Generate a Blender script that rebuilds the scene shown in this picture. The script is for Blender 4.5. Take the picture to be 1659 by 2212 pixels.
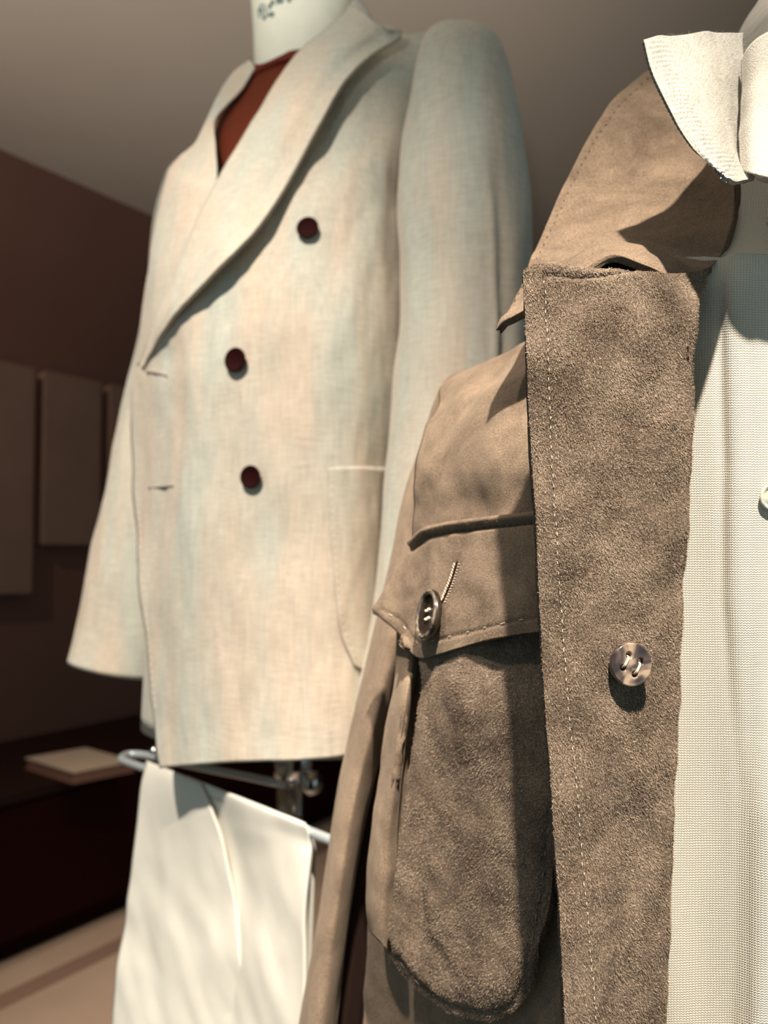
import bpy, bmesh, math, random
import numpy as np
from mathutils import Vector, Matrix, noise
from mathutils.bvhtree import BVHTree

random.seed(7)
rng = np.random.default_rng(7)
scene = bpy.context.scene
for o in list(bpy.data.objects):
    bpy.data.objects.remove(o)
COL = scene.collection

# ------------------------------------------------------------------ camera
F = 2000.0                       # focal length in pixels of the 1659x2212 frame
CX, CY = 829.5, 1106.0
CAMZ = 1.10
PITCH = math.atan(94 / F)
SP, CP = math.sin(PITCH), math.cos(PITCH)
cd = bpy.data.cameras.new('camera')
cam = bpy.data.objects.new('camera', cd)
COL.objects.link(cam)
cam.location = (0, 0, CAMZ)
cam.rotation_euler = (math.pi / 2 + PITCH, 0, 0)
cd.sensor_fit = 'VERTICAL'
cd.sensor_height = 36.0
cd.lens = F / 2212 * 36.0
cd.clip_start = 0.02
cd.dof.use_dof = True
cd.dof.focus_distance = 0.385
cd.dof.aperture_fstop = cd.lens / 3.3
scene.camera = cam

# ------------------------------------------------------------------ world, lamps, exposure
scene.view_settings.view_transform = 'Standard'
scene.view_settings.look = 'None'
scene.view_settings.gamma = 1.0
scene.view_settings.use_curve_mapping = False
scene.view_settings.exposure = 0.0
scene.cycles.max_bounces = 6
scene.cycles.diffuse_bounces = 3
scene.cycles.glossy_bounces = 3
scene.cycles.transmission_bounces = 2
world = bpy.data.worlds.new('world')
scene.world = world
world.use_nodes = True
world.node_tree.nodes['Background'].inputs[0].default_value = (0.55, 0.80, 0.88, 1)
world.node_tree.nodes['Background'].inputs[1].default_value = 0.40


def spot(name, loc, target, energy, color, angle=60, radius=0.02, blend=0.6):
    l = bpy.data.lights.new(name, 'SPOT')
    l.energy = energy
    l.color = color
    l.spot_size = math.radians(angle)
    l.spot_blend = blend
    l.shadow_soft_size = radius
    o = bpy.data.objects.new(name, l)
    COL.objects.link(o)
    o.location = loc
    o.rotation_euler = (Vector(target) - Vector(loc)).to_track_quat('-Z', 'Y').to_euler()
    return o


spot('ceiling_spot_near', (0.095, -0.52, 2.47), (0.12, 0.37, 0.94), 372, (1.0, 0.90, 0.77), 34, 0.022, 1.0)
spot('ceiling_spot_jacket', (-0.45, -0.25, 2.47), (-0.30, 0.95, 0.91), 212, (1.0, 0.89, 0.77), 40, 0.03, 0.9)
spot('wall_spot', (-1.62, 1.45, 2.42), (-0.95, 3.6, 1.0), 62, (1.0, 0.84, 0.70), 120, 0.03, 1.0)
spot('floor_spot', (-0.2, 1.6, 2.47), (-0.25, 2.1, 0), 110, (1.0, 0.87, 0.72), 62, 0.05, 1.0)
spot('ceiling_fill', (-0.5, -0.9, 1.2), (-0.45, 2.0, 3.2), 470, (1.0, 0.95, 0.86), 56, 0.06, 1.0)  # added fill behind the camera to brighten the ceiling, no known lamp


# ------------------------------------------------------------------ helpers
def P(px, py, d):
    """World point that stands d metres in front of the camera plane on the sight line of a photograph point."""
    a = (px - CX) / F
    b = (CY - py) / F
    return Vector((a * d, d * CP - b * d * SP, CAMZ + d * SP + b * d * CP))


def Pa(A):
    a = (A[..., 0] - CX) / F
    b = (CY - A[..., 1]) / F
    d = A[..., 2]
    return np.stack([a * d, d * CP - b * d * SP, CAMZ + d * SP + b * d * CP], -1)


def ray(px, py):
    return (P(px, py, 1.0) - Vector((0, 0, CAMZ))).normalized()


def cr(arr, n, axis=0):
    """Catmull-Rom resampling along an axis, by control index."""
    A = np.moveaxis(np.asarray(arr, float), axis, 0)
    m = len(A)
    t = np.linspace(0, m - 1, n)
    i = np.clip(t.astype(int), 0, m - 2)
    f = (t - i).reshape((-1,) + (1,) * (A.ndim - 1))
    p1, p2 = A[i], A[i + 1]
    im, ip = i - 1, i + 2
    p0 = np.where((im >= 0).reshape(f.shape), A[np.clip(im, 0, m - 1)], 2 * p1 - p2)
    p3 = np.where((ip < m).reshape(f.shape), A[np.clip(ip, 0, m - 1)], 2 * p2 - p1)
    R = 0.5 * ((2 * p1) + (-p0 + p2) * f + (2 * p0 - 5 * p1 + 4 * p2 - p3) * f ** 2 + (-p0 + 3 * p1 - 3 * p2 + p3) * f ** 3)
    return np.moveaxis(R, 0, axis)


def fbm(G, sx, sy, sz, seed=0.0, oct=3):
    """fractal noise over an array of points, -1..1 or so"""
    sh = G.shape[:-1]
    out = np.empty(int(np.prod(sh)))
    for k, p in enumerate(G.reshape(-1, 3)):
        out[k] = noise.fractal(Vector((p[0] * sx + seed, p[1] * sy + seed * 1.7, p[2] * sz)), 1.0, 2.0, oct)
    return out.reshape(sh)


def new_obj(name, me, parent=None, mat=None):
    o = bpy.data.objects.new(name, me)
    COL.objects.link(o)
    if mat is not None and me is not None and not me.materials:
        me.materials.append(mat)
    if parent is not None:
        o.parent = parent
        o.matrix_parent_inverse = world_of(parent).inverted()
    return o


WORLD = {}


def world_of(o):
    return WORLD.get(o.name, Matrix.Identity(4))


def thing(name, label, cat, loc, group=None):
    o = bpy.data.objects.new(name, None)
    COL.objects.link(o)
    o.location = loc
    o.empty_display_size = 0.05
    WORLD[o.name] = Matrix.Translation(Vector(loc))
    o['label'] = label
    o['category'] = cat
    if group:
        o['group'] = group
    return o


def tag(o, label, cat, group=None):
    o['label'] = label
    o['category'] = cat
    if group:
        o['group'] = group
    return o


def smooth(me):
    me.polygons.foreach_set('use_smooth', [True] * len(me.polygons))
    me.update()


def grid_mesh(name, G, N, thick, uv=None, closed=False):
    """sheet with a front, a back and a rounded rim; G and N are (nv,nu,3)"""
    nv, nu = G.shape[:2]
    back = G - N * thick
    verts = [G.reshape(-1, 3), back.reshape(-1, 3)]
    faces = []
    uvs = []
    o2 = nv * nu
    ju = nu if closed else nu - 1
    for j in range(nv - 1):
        for i in range(ju):
            i2 = (i + 1) % nu
            a, b, c, d = j * nu + i, j * nu + i2, (j + 1) * nu + i2, (j + 1) * nu + i
            faces.append((a, d, c, b))
            faces.append((o2 + a, o2 + b, o2 + c, o2 + d))
    if closed:
        loops = [[(0, i) for i in range(nu)], [(nv - 1, i) for i in range(nu)][::-1]]
    else:
        loops = [[(0, i) for i in range(nu)] + [(j, nu - 1) for j in range(1, nv)] + [(nv - 1, i) for i in range(nu - 2, -1, -1)] + [(j, 0) for j in range(nv - 2, 0, -1)]]
    base = 2 * o2
    rim = []
    for lp in loops:
        n = len(lp)
        pts = np.array([G[j, i] for j, i in lp])
        nn = np.array([N[j, i] for j, i in lp])
        tan = np.roll(pts, -1, 0) - np.roll(pts, 1, 0)
        out = np.cross(tan, nn)
        out /= np.linalg.norm(out, axis=1, keepdims=True) + 1e-12
        mid = pts - nn * thick * 0.5 + out * thick * 0.42
        rim.append(mid)
        for k in range(n):
            k2 = (k + 1) % n
            a = lp[k][0] * nu + lp[k][1]
            b = lp[k2][0] * nu + lp[k2][1]
            m1, m2 = base + k, base + k2
            faces.append((a, b, m2, m1))
            faces.append((m1, m2, o2 + b, o2 + a))
        base += n
    V = np.concatenate(verts + rim)
    me = bpy.data.meshes.new(name)
    me.from_pydata(V.tolist(), [], faces)
    if uv is not None:
        ul = me.uv_layers.new(name='UVMap')
        li = np.empty(len(me.loops), dtype=np.int32)
        me.loops.foreach_get('vertex_index', li)
        full = np.concatenate([uv.reshape(-1, 2), uv.reshape(-1, 2)] + [np.array([uv[j, i] for j, i in lp]) for lp in loops])
        ul.data.foreach_set('uv', full[li].reshape(-1).astype(np.float32))
    smooth(me)
    return me


def normals(G, closed=False):
    if closed:
        du = np.roll(G, -1, 1) - np.roll(G, 1, 1)
    else:
        du = np.gradient(G, axis=1)
    dv = np.gradient(G, axis=0)
    N = np.cross(dv, du)
    N /= np.linalg.norm(N, axis=-1, keepdims=True) + 1e-12
    return N


class Sheet:
    """a made piece of cloth: its object, its front grid and a tree to drop things onto it"""

    def __init__(self, o, G, N, A):
        self.o, self.G, self.N, self.A = o, G, N, A
        nv, nu = G.shape[:2]
        polys = [(j * nu + i, (j + 1) * nu + i, (j + 1) * nu + i + 1, j * nu + i + 1) for j in range(nv - 1) for i in range(nu - 1)]
        self.tree = BVHTree.FromPolygons(G.reshape(-1, 3).tolist(), polys)

    def hit(self, px, py):
        h = self.tree.ray_cast(Vector((0, 0, CAMZ)), ray(px, py))
        if h[0] is None:
            h = self.tree.find_nearest(P(px, py, float(np.mean(self.A[..., 2]))))
        n = h[1]
        if n.dot(ray(px, py)) > 0:
            n = -n
        return h[0], n


def patch(name, rows, mat, parent, nu=60, nv=80, thick=0.002, disp=None, post=None):
    """rows: same number of (px, py, depth) control points each; top to bottom, left to right"""
    A = cr(cr(np.array(rows, float), nv, 0), nu, 1)
    G = Pa(A)
    N = normals(G)
    if disp is not None:
        dd = disp(A[..., 0], A[..., 1], G)
        G = G + N * dd[..., None]
        N = normals(G)
    du = np.linalg.norm(np.diff(G, axis=1, prepend=G[:, :1]), axis=-1).cumsum(1)
    dv = np.linalg.norm(np.diff(G, axis=0, prepend=G[:1]), axis=-1).cumsum(0)
    um = du.mean(0, keepdims=True).repeat(nv, 0)
    vm = dv.mean(1, keepdims=True).repeat(nu, 1)
    me = grid_mesh(name, G, N, thick, np.stack([um, vm], -1))
    o = new_obj(name, me, parent, mat)
    return Sheet(o, G, N, A)


def tube_sec(name, secs, mat, parent, nu=64, nv=90, thick=0.002, power=2.0, disp=None, cap_top=False, cap_bottom=False):
    """closed tube through sections (pxl, pyl, pxr, pyr, depth, half_depth)"""
    S = cr(np.array(secs, float), nv, 0)
    th = np.linspace(0, 2 * math.pi, nu, endpoint=False)
    c, s = np.cos(th), np.sin(th)
    ex = 2.0 / power
    c = np.sign(c) * np.abs(c) ** ex
    s = np.sign(s) * np.abs(s) ** ex
    L = Pa(np.stack([S[:, 0], S[:, 1], S[:, 4]], -1))
    R = Pa(np.stack([S[:, 2], S[:, 3], S[:, 4]], -1))
    C = (L + R) / 2
    H = (R - L) / 2
    fw = np.array([0, CP, SP])
    # theta 0 = right, then far side, left, near side
    G = C[:, None] + H[:, None] * c[None, :, None] + fw * (S[:, 5])[:, None, None] * s[None, :, None]
    G = G[:, ::-1]
    N = normals(G, True)
    if ((G - C[:, None]) * N).sum(-1).mean() < 0:
        G = G[:, ::-1]
        N = normals(G, True)
    if disp is not None:
        dd = disp(np.broadcast_to(th, G.shape[:2]), G)
        G = G + N * dd[..., None]
        N = normals(G, True)
    me = grid_mesh(name, G, N, thick, None, True)
    if cap_top or cap_bottom:
        bm = bmesh.new()
        bm.from_mesh(me)
        bm.verts.ensure_lookup_table()
        if cap_top:
            bm.faces.new([bm.verts[i] for i in range(nu)])
        if cap_bottom:
            bm.faces.new([bm.verts[(nv - 1) * nu + i] for i in range(nu)][::-1])
        bm.to_mesh(me)
        bm.free()
        smooth(me)
    return new_obj(name, me, parent, mat)


def wire(name, pts, r, mat, parent, n=10, res=6, cyclic=False):
    """round rod along points (world)"""
    Q = np.array([list(p) for p in pts], float)
    if len(Q) > 2 and res > 1:
        Q = cr(Q, (len(Q) - 1) * res + 1)
    verts, faces = [], []
    rr = np.broadcast_to(np.asarray(r, float), (len(Q),)) if np.ndim(r) == 0 else np.interp(np.linspace(0, 1, len(Q)), np.linspace(0, 1, len(r)), r)
    prev = None
    for k, p in enumerate(Q):
        t = Q[min(k + 1, len(Q) - 1)] - Q[max(k - 1, 0)]
        t = Vector(t).normalized()
        if prev is None:
            x = t.orthogonal().normalized()
        else:
            x = (prev - t * prev.dot(t)).normalized()
        prev = x
        y = t.cross(x)
        for i in range(n):
            a = 2 * math.pi * i / n
            verts.append(Vector(p) + (x * math.cos(a) + y * math.sin(a)) * rr[k])
    for k in range(len(Q) - 1):
        for i in range(n):
            i2 = (i + 1) % n
            faces.append((k * n + i, k * n + i2, (k + 1) * n + i2, (k + 1) * n + i))
    faces.append(tuple(range(n))[::-1])
    faces.append(tuple((len(Q) - 1) * n + i for i in range(n)))
    me = bpy.data.meshes.new(name)
    me.from_pydata([tuple(v) for v in verts], [], faces)
    smooth(me)
    return new_obj(name, me, parent, mat)


def lathe(name, prof, mat, parent, n=48, matrix=None, caps=True):
    """profile of (radius, height) turned about z"""
    verts, faces = [], []
    for r, z in prof:
        for i in range(n):
            a = 2 * math.pi * i / n
            verts.append((r * math.cos(a), r * math.sin(a), z))
    for k in range(len(prof) - 1):
        for i in range(n):
            i2 = (i + 1) % n
            faces.append((k * n + i, k * n + i2, (k + 1) * n + i2, (k + 1) * n + i))
    if caps:
        faces.append(tuple(range(n))[::-1])
        faces.append(tuple((len(prof) - 1) * n + i for i in range(n)))
    me = bpy.data.meshes.new(name)
    me.from_pydata(verts, [], faces)
    if matrix is not None:
        me.transform(matrix)
    smooth(me)
    return new_obj(name, me, parent, mat)


def box(name, corners, mat, parent=None, bevel=0.0):
    """eight corners: bottom loop of four, then top loop"""
    bm = bmesh.new()
    v = [bm.verts.new(c) for c in corners]
    for f in ((3, 2, 1, 0), (4, 5, 6, 7), (0, 1, 5, 4), (1, 2, 6, 5), (2, 3, 7, 6), (3, 0, 4, 7)):
        bm.faces.new([v[i] for i in f])
    bmesh.ops.recalc_face_normals(bm, faces=bm.faces)
    if bevel:
        bmesh.ops.bevel(bm, geom=list(bm.edges), offset=bevel, segments=2, affect='EDGES', profile=0.6)
    me = bpy.data.meshes.new(name)
    bm.to_mesh(me)
    bm.free()
    return new_obj(name, me, parent, mat)


def frame_on(p, n, up=Vector((0, 0, 1)), spin=0.0):
    """matrix that stands an object's z along n at p, its y near up"""
    z = n.normalized()
    x = up.cross(z).normalized()
    y = z.cross(x)
    M = Matrix((x, y, z)).transposed().to_4x4()
    M.translation = p
    return M @ Matrix.Rotation(spin, 4, 'Z')


# ------------------------------------------------------------------ materials
def material(name):
    m = bpy.data.materials.new(name)
    m.use_nodes = True
    nt = m.node_tree
    b = nt.nodes['Principled BSDF']
    return m, nt, b


def N_(nt, kind, **kw):
    n = nt.nodes.new(kind)
    for k, v in kw.items():
        if k.startswith('i_'):
            n.inputs[k[2:].replace('_', ' ')].default_value = v
        else:
            setattr(n, k, v)
    return n


def plain(name, col, rough=0.6, metal=0.0, spec=0.5, noise_amt=0.0, scale=20.0, bump=0.0, bscale=200.0, coat=0.0):
    m, nt, b = material(name)
    b.inputs['Base Color'].default_value = (*col, 1)
    b.inputs['Roughness'].default_value = rough
    b.inputs['Metallic'].default_value = metal
    b.inputs['Specular IOR Level'].default_value = spec
    b.inputs['Coat Weight'].default_value = coat
    tc = N_(nt, 'ShaderNodeTexCoord')
    if noise_amt:
        no = N_(nt, 'ShaderNodeTexNoise', i_Scale=scale, i_Detail=4.0)
        nt.links.new(tc.outputs['Object'], no.inputs['Vector'])
        r = N_(nt, 'ShaderNodeValToRGB')
        r.color_ramp.elements[0].position = 0.3
        r.color_ramp.elements[1].position = 0.7
        r.color_ramp.elements[0].color = (*[c * (1 - noise_amt) for c in col], 1)
        r.color_ramp.elements[1].color = (*[min(1, c * (1 + noise_amt)) for c in col], 1)
        nt.links.new(no.outputs['Fac'], r.inputs['Fac'])
        nt.links.new(r.outputs['Color'], b.inputs['Base Color'])
    if bump:
        nb = N_(nt, 'ShaderNodeTexNoise', i_Scale=bscale, i_Detail=3.0)
        nt.links.new(tc.outputs['Object'], nb.inputs['Vector'])
        bp = N_(nt, 'ShaderNodeBump', i_Strength=1.0, i_Distance=bump)
        nt.links.new(nb.outputs['Fac'], bp.inputs['Height'])
        nt.links.new(bp.outputs['Normal'], b.inputs['Normal'])
    return m


def suede(name, dark, light, fibre=1400.0, bump=0.0006, fleck=0.35):
    m, nt, b = material(name)
    b.inputs['Roughness'].default_value = 0.95
    b.inputs['Specular IOR Level'].default_value = 0.12
    b.inputs['Sheen Weight'].default_value = 0.25
    b.inputs['Sheen Roughness'].default_value = 0.5
    b.inputs['Sheen Tint'].default_value = (0.9, 0.75, 0.6, 1)
    tc = N_(nt, 'ShaderNodeTexCoord')
    n1 = N_(nt, 'ShaderNodeTexNoise', i_Scale=30.0, i_Detail=7.0, i_Roughness=0.66, i_Distortion=0.5)
    nt.links.new(tc.outputs['Object'], n1.inputs['Vector'])
    r = N_(nt, 'ShaderNodeValToRGB')
    r.color_ramp.elements[0].position = 0.30
    r.color_ramp.elements[1].position = 0.66
    r.color_ramp.elements[0].color = (*dark, 1)
    r.color_ramp.elements[1].color = (*light, 1)
    nt.links.new(n1.outputs['Fac'], r.inputs['Fac'])
    n2 = N_(nt, 'ShaderNodeTexNoise', i_Scale=fibre, i_Detail=2.0, i_Roughness=0.7, i_Distortion=1.2)
    nt.links.new(tc.outputs['Object'], n2.inputs['Vector'])
    r2 = N_(nt, 'ShaderNodeValToRGB')
    r2.color_ramp.elements[0].position = 0.35
    r2.color_ramp.elements[1].position = 0.65
    lo = 1 - fleck
    r2.color_ramp.elements[0].color = (lo, lo * 0.97, lo * 0.95, 1)
    r2.color_ramp.elements[1].color = (1 + fleck * 0.5, 1 + fleck * 0.5, 1 + fleck * 0.5, 1)
    nt.links.new(n2.outputs['Fac'], r2.inputs['Fac'])
    mx = N_(nt, 'ShaderNodeMix', data_type='RGBA', blend_type='MULTIPLY')
    mx.inputs['Factor'].default_value = 1.0
    nt.links.new(r.outputs['Color'], mx.inputs['A'])
    nt.links.new(r2.outputs['Color'], mx.inputs['B'])
    nt.links.new(mx.outputs['Result'], b.inputs['Base Color'])
    bp = N_(nt, 'ShaderNodeBump', i_Strength=1.0, i_Distance=bump)
    nt.links.new(n2.outputs['Fac'], bp.inputs['Height'])
    nt.links.new(bp.outputs['Normal'], b.inputs['Normal'])
    return m


def linen(name, col):
    m, nt, b = material(name)
    b.inputs['Roughness'].default_value = 0.85
    b.inputs['Specular IOR Level'].default_value = 0.2
    b.inputs['Sheen Weight'].default_value = 0.15
    tc = N_(nt, 'ShaderNodeTexCoord')
    mp = N_(nt, 'ShaderNodeMapping')
    mp.inputs['Scale'].default_value = (1, 1, 0.07)
    nt.links.new(tc.outputs['Object'], mp.inputs['Vector'])
    a = N_(nt, 'ShaderNodeTexNoise', i_Scale=520.0, i_Detail=3.0)
    nt.links.new(mp.outputs['Vector'], a.inputs['Vector'])
    mp2 = N_(nt, 'ShaderNodeMapping')
    mp2.inputs['Scale'].default_value = (0.12, 0.12, 1)
    nt.links.new(tc.outputs['Object'], mp2.inputs['Vector'])
    c = N_(nt, 'ShaderNodeTexNoise', i_Scale=620.0, i_Detail=2.0)
    nt.links.new(mp2.outputs['Vector'], c.inputs['Vector'])
    ad = N_(nt, 'ShaderNodeMath', operation='ADD')
    nt.links.new(a.outputs['Fac'], ad.inputs[0])
    nt.links.new(c.outputs['Fac'], ad.inputs[1])
    r = N_(nt, 'ShaderNodeValToRGB')
    r.color_ramp.elements[0].position = 0.72
    r.color_ramp.elements[1].position = 1.25
    hv = N_(nt, 'ShaderNodeMath', operation='MULTIPLY')
    hv.inputs[1].default_value = 1.0
    nt.links.new(ad.outputs[0], hv.inputs[0])
    mr = N_(nt, 'ShaderNodeMapRange')
    mr.inputs['From Min'].default_value = 0.7
    mr.inputs['From Max'].default_value = 1.3
    nt.links.new(hv.outputs[0], mr.inputs['Value'])
    r.color_ramp.elements[0].position = 0.0
    r.color_ramp.elements[1].position = 1.0
    r.color_ramp.elements[0].color = (*[x * 0.86 for x in col], 1)
    r.color_ramp.elements[1].color = (*[min(1, x * 1.1) for x in col], 1)
    nt.links.new(mr.outputs['Result'], r.inputs['Fac'])
    # slow warm and cool streaks of the yarn
    mp3 = N_(nt, 'ShaderNodeMapping')
    mp3.inputs['Scale'].default_value = (1, 1, 0.16)
    nt.links.new(tc.outputs['Object'], mp3.inputs['Vector'])
    d = N_(nt, 'ShaderNodeTexNoise', i_Scale=26.0, i_Detail=2.0)
    nt.links.new(mp3.outputs['Vector'], d.inputs['Vector'])
    r3 = N_(nt, 'ShaderNodeValToRGB')
    r3.color_ramp.elements[0].position = 0.36
    r3.color_ramp.elements[1].position = 0.64
    r3.color_ramp.elements[0].color = (0.92, 1.0, 1.0, 1)
    r3.color_ramp.elements[1].color = (1.06, 0.97, 0.90, 1)
    nt.links.new(d.outputs['Fac'], r3.inputs['Fac'])
    mx = N_(nt, 'ShaderNodeMix', data_type='RGBA', blend_type='MULTIPLY')
    mx.inputs['Factor'].default_value = 1.0
    nt.links.new(r.outputs['Color'], mx.inputs['A'])
    nt.links.new(r3.outputs['Color'], mx.inputs['B'])
    nt.links.new(mx.outputs['Result'], b.inputs['Base Color'])
    bp = N_(nt, 'ShaderNodeBump', i_Strength=0.6, i_Distance=0.0003)
    nt.links.new(ad.outputs[0], bp.inputs['Height'])
    nt.links.new(bp.outputs['Normal'], b.inputs['Normal'])
    return m


def knit(name, col, w=0.00138, h=0.00112, depth=0.00022):
    """plain jersey: rows of little chevron loops from the cloth's own coordinates (metres)"""
    m, nt, b = material(name)
    b.inputs['Roughness'].default_value = 0.8
    b.inputs['Specular IOR Level'].default_value = 0.25
    b.inputs['Sheen Weight'].default_value = 0.3
    b.inputs['Sheen Roughness'].default_value = 0.4
    uv = N_(nt, 'ShaderNodeUVMap')
    sp = N_(nt, 'ShaderNodeSeparateXYZ')
    nt.links.new(uv.outputs['UV'], sp.inputs['Vector'])

    def mth(op, a, bb=None, c=None):
        n = N_(nt, 'ShaderNodeMath', operation=op)
        for k, x in enumerate((a, bb, c)):
            if x is None:
                continue
            if isinstance(x, (int, float)):
                n.inputs[k].default_value = x
            else:
                nt.links.new(x, n.inputs[k])
        return n.outputs[0]
    tc = N_(nt, 'ShaderNodeTexCoord')
    wob = N_(nt, 'ShaderNodeTexNoise', i_Scale=160.0, i_Detail=2.0)
    nt.links.new(tc.outputs['Object'], wob.inputs['Vector'])
    wv = mth('MULTIPLY', mth('SUBTRACT', wob.outputs['Fac'], 0.5), 0.9)
    u = mth('ADD', mth('DIVIDE', sp.outputs['X'], w), wv)
    v = mth('ADD', mth('DIVIDE', sp.outputs['Y'], h), wv)
    fu = mth('ABSOLUTE', mth('SUBTRACT', mth('FRACT', u), 0.5))      # 0 in the middle of a wale, .5 between
    ph = mth('ADD', v, mth('MULTIPLY', fu, -1.1))                    # chevron
    wavev = mth('MULTIPLY_ADD', mth('SINE', mth('MULTIPLY', ph, 2 * math.pi)), 0.5, 0.5)
    rib = mth('SUBTRACT', 1.0, mth('POWER', mth('MULTIPLY', fu, 2.0), 4.0))
    hh = mth('MULTIPLY', mth('POWER', wavev, 0.7), rib)
    r = N_(nt, 'ShaderNodeValToRGB')
    r.color_ramp.elements[0].position = 0.0
    r.color_ramp.elements[1].position = 0.75
    r.color_ramp.elements[0].color = (*[x * y for x, y in zip(col, (0.68, 0.63, 0.56))], 1)
    r.color_ramp.elements[1].color = (*col, 1)
    nt.links.new(hh, r.inputs['Fac'])
    nt.links.new(r.outputs['Color'], b.inputs['Base Color'])
    bp = N_(nt, 'ShaderNodeBump', i_Strength=1.0, i_Distance=depth)
    nt.links.new(hh, bp.inputs['Height'])
    nt.links.new(bp.outputs['Normal'], b.inputs['Normal'])
    return m


def nap_mat(name, dark, mid, light):
    """fibres: each has its own tone (attribute 'tone'), over the cloth's slow mottling"""
    m, nt, b = material(name)
    b.inputs['Roughness'].default_value = 0.8
    b.inputs['Specular IOR Level'].default_value = 0.15
    at = N_(nt, 'ShaderNodeAttribute', attribute_name='tone')
    tc = N_(nt, 'ShaderNodeTexCoord')
    n1 = N_(nt, 'ShaderNodeTexNoise', i_Scale=30.0, i_Detail=7.0, i_Roughness=0.66, i_Distortion=0.5)
    nt.links.new(tc.outputs['Object'], n1.inputs['Vector'])
    mr = N_(nt, 'ShaderNodeMapRange')
    mr.inputs['From Min'].default_value = 0.3
    mr.inputs['From Max'].default_value = 0.7
    mr.inputs['To Min'].default_value = -0.22
    mr.inputs['To Max'].default_value = 0.22
    nt.links.new(n1.outputs['Fac'], mr.inputs['Value'])
    ad = N_(nt, 'ShaderNodeMath', operation='ADD')
    nt.links.new(at.outputs['Fac'], ad.inputs[0])
    nt.links.new(mr.outputs['Result'], ad.inputs[1])
    r = N_(nt, 'ShaderNodeValToRGB')
    r.color_ramp.elements[0].position = 0.0
    r.color_ramp.elements[1].position = 1.0
    r.color_ramp.elements[0].color = (*dark, 1)
    r.color_ramp.elements[1].color = (*light, 1)
    e = r.color_ramp.elements.new(0.5)
    e.color = (*mid, 1)
    nt.links.new(ad.outputs[0], r.inputs['Fac'])
    nt.links.new(r.outputs['Color'], b.inputs['Base Color'])
    return m


M_suede = suede('suede_taupe', (0.160, 0.112, 0.077), (0.345, 0.247, 0.170), fibre=1250.0, bump=0.0006, fleck=0.42)
M_suede_long = suede('suede_taupe_long', (0.115, 0.080, 0.058), (0.225, 0.163, 0.118), fibre=760.0, bump=0.0012, fleck=0.6)  # darker base coat, shade between the nap fibres put into the colour
M_suede_nap = nap_mat('suede_nap_taupe', (0.075, 0.050, 0.036), (0.275, 0.200, 0.143), (0.58, 0.445, 0.325))
M_suede_shade = plain('suede_painted_shade', (0.030, 0.016, 0.012), 0.95, spec=0.1)  # near-black suede, shade of the gaps put into the colour
M_linen = linen('linen_oatmeal', (0.58, 0.533, 0.455))
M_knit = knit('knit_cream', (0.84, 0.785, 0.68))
M_knit_soft = plain('wool_cream_dimmed', (0.42, 0.395, 0.35), 0.9, spec=0.12, noise_amt=0.07, scale=500, bump=0.0005, bscale=1500)  # collar cream darkened in colour to offset the strong light on it
M_trouser = plain('cotton_ivory', (0.85, 0.815, 0.715), 0.42, spec=0.4, noise_amt=0.03, scale=40, bump=0.00008, bscale=1800)
M_wall = plain('wall_paint_brown', (0.115, 0.055, 0.040), 0.85, spec=0.2, noise_amt=0.05, scale=3)
M_panel = plain('canvas_taupe', (0.175, 0.105, 0.078), 0.9, spec=0.15, noise_amt=0.06, scale=8)
M_ceiling = plain('ceiling_paint', (0.58, 0.49, 0.41), 0.9, spec=0.2, noise_amt=0.02, scale=2)
M_floor = plain('floor_oak', (0.42, 0.30, 0.22), 0.5, spec=0.35, noise_amt=0.08, scale=4)
M_floor_edge = plain('plain_dark_brown', (0.24, 0.145, 0.105), 0.5, spec=0.3)
M_black = plain('cabinet_black', (0.015, 0.0022, 0.0016), 0.8, spec=0.05)
M_cabtop = plain('cabinet_top_reflect', (0.016, 0.006, 0.004), 0.6, spec=0.12)  # brown stands in for the wall reflected in the black top
M_chrome = plain('chrome', (0.62, 0.62, 0.62), 0.14, 1.0)
M_rail = plain('rail_reflect_grey', (0.50, 0.55, 0.56), 0.35, 0.35)  # pale blue-grey base paints in the reflections on the chrome rail
M_form = plain('form_canvas', (0.72, 0.70, 0.58), 0.8, spec=0.2, noise_amt=0.03, scale=60, bump=0.0002, bscale=900)
M_ink = plain('ink_teal', (0.05, 0.11, 0.12), 0.8)
M_rust = plain('jersey_rust', (0.135, 0.026, 0.010), 0.85, spec=0.15, noise_amt=0.05, scale=80)
M_rust_rib = plain('jersey_rust_rib', (0.13, 0.018, 0.009), 0.85, spec=0.15)
M_btn_dark = plain('horn_oxblood', (0.020, 0.003, 0.003), 0.8, spec=0.08)
M_thread = plain('thread_cream', (0.70, 0.60, 0.46), 0.8)
M_thread_pale = plain('thread_oatmeal', (0.66, 0.60, 0.50), 0.8)
M_thread_dull = plain('thread_grey', (0.30, 0.26, 0.22), 0.8)
M_thread_brown = plain('thread_brown', (0.10, 0.065, 0.05), 0.8)
M_book = plain('paper_cover', (0.44, 0.34, 0.26), 0.8, spec=0.2)
M_book2 = plain('paper_edges', (0.20, 0.10, 0.07), 0.8, spec=0.2)
M_collar_shade = plain('collar_shade_slate', (0.16, 0.17, 0.19), 0.6)  # dark slate colour standing in for shade inside the linen collar


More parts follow.
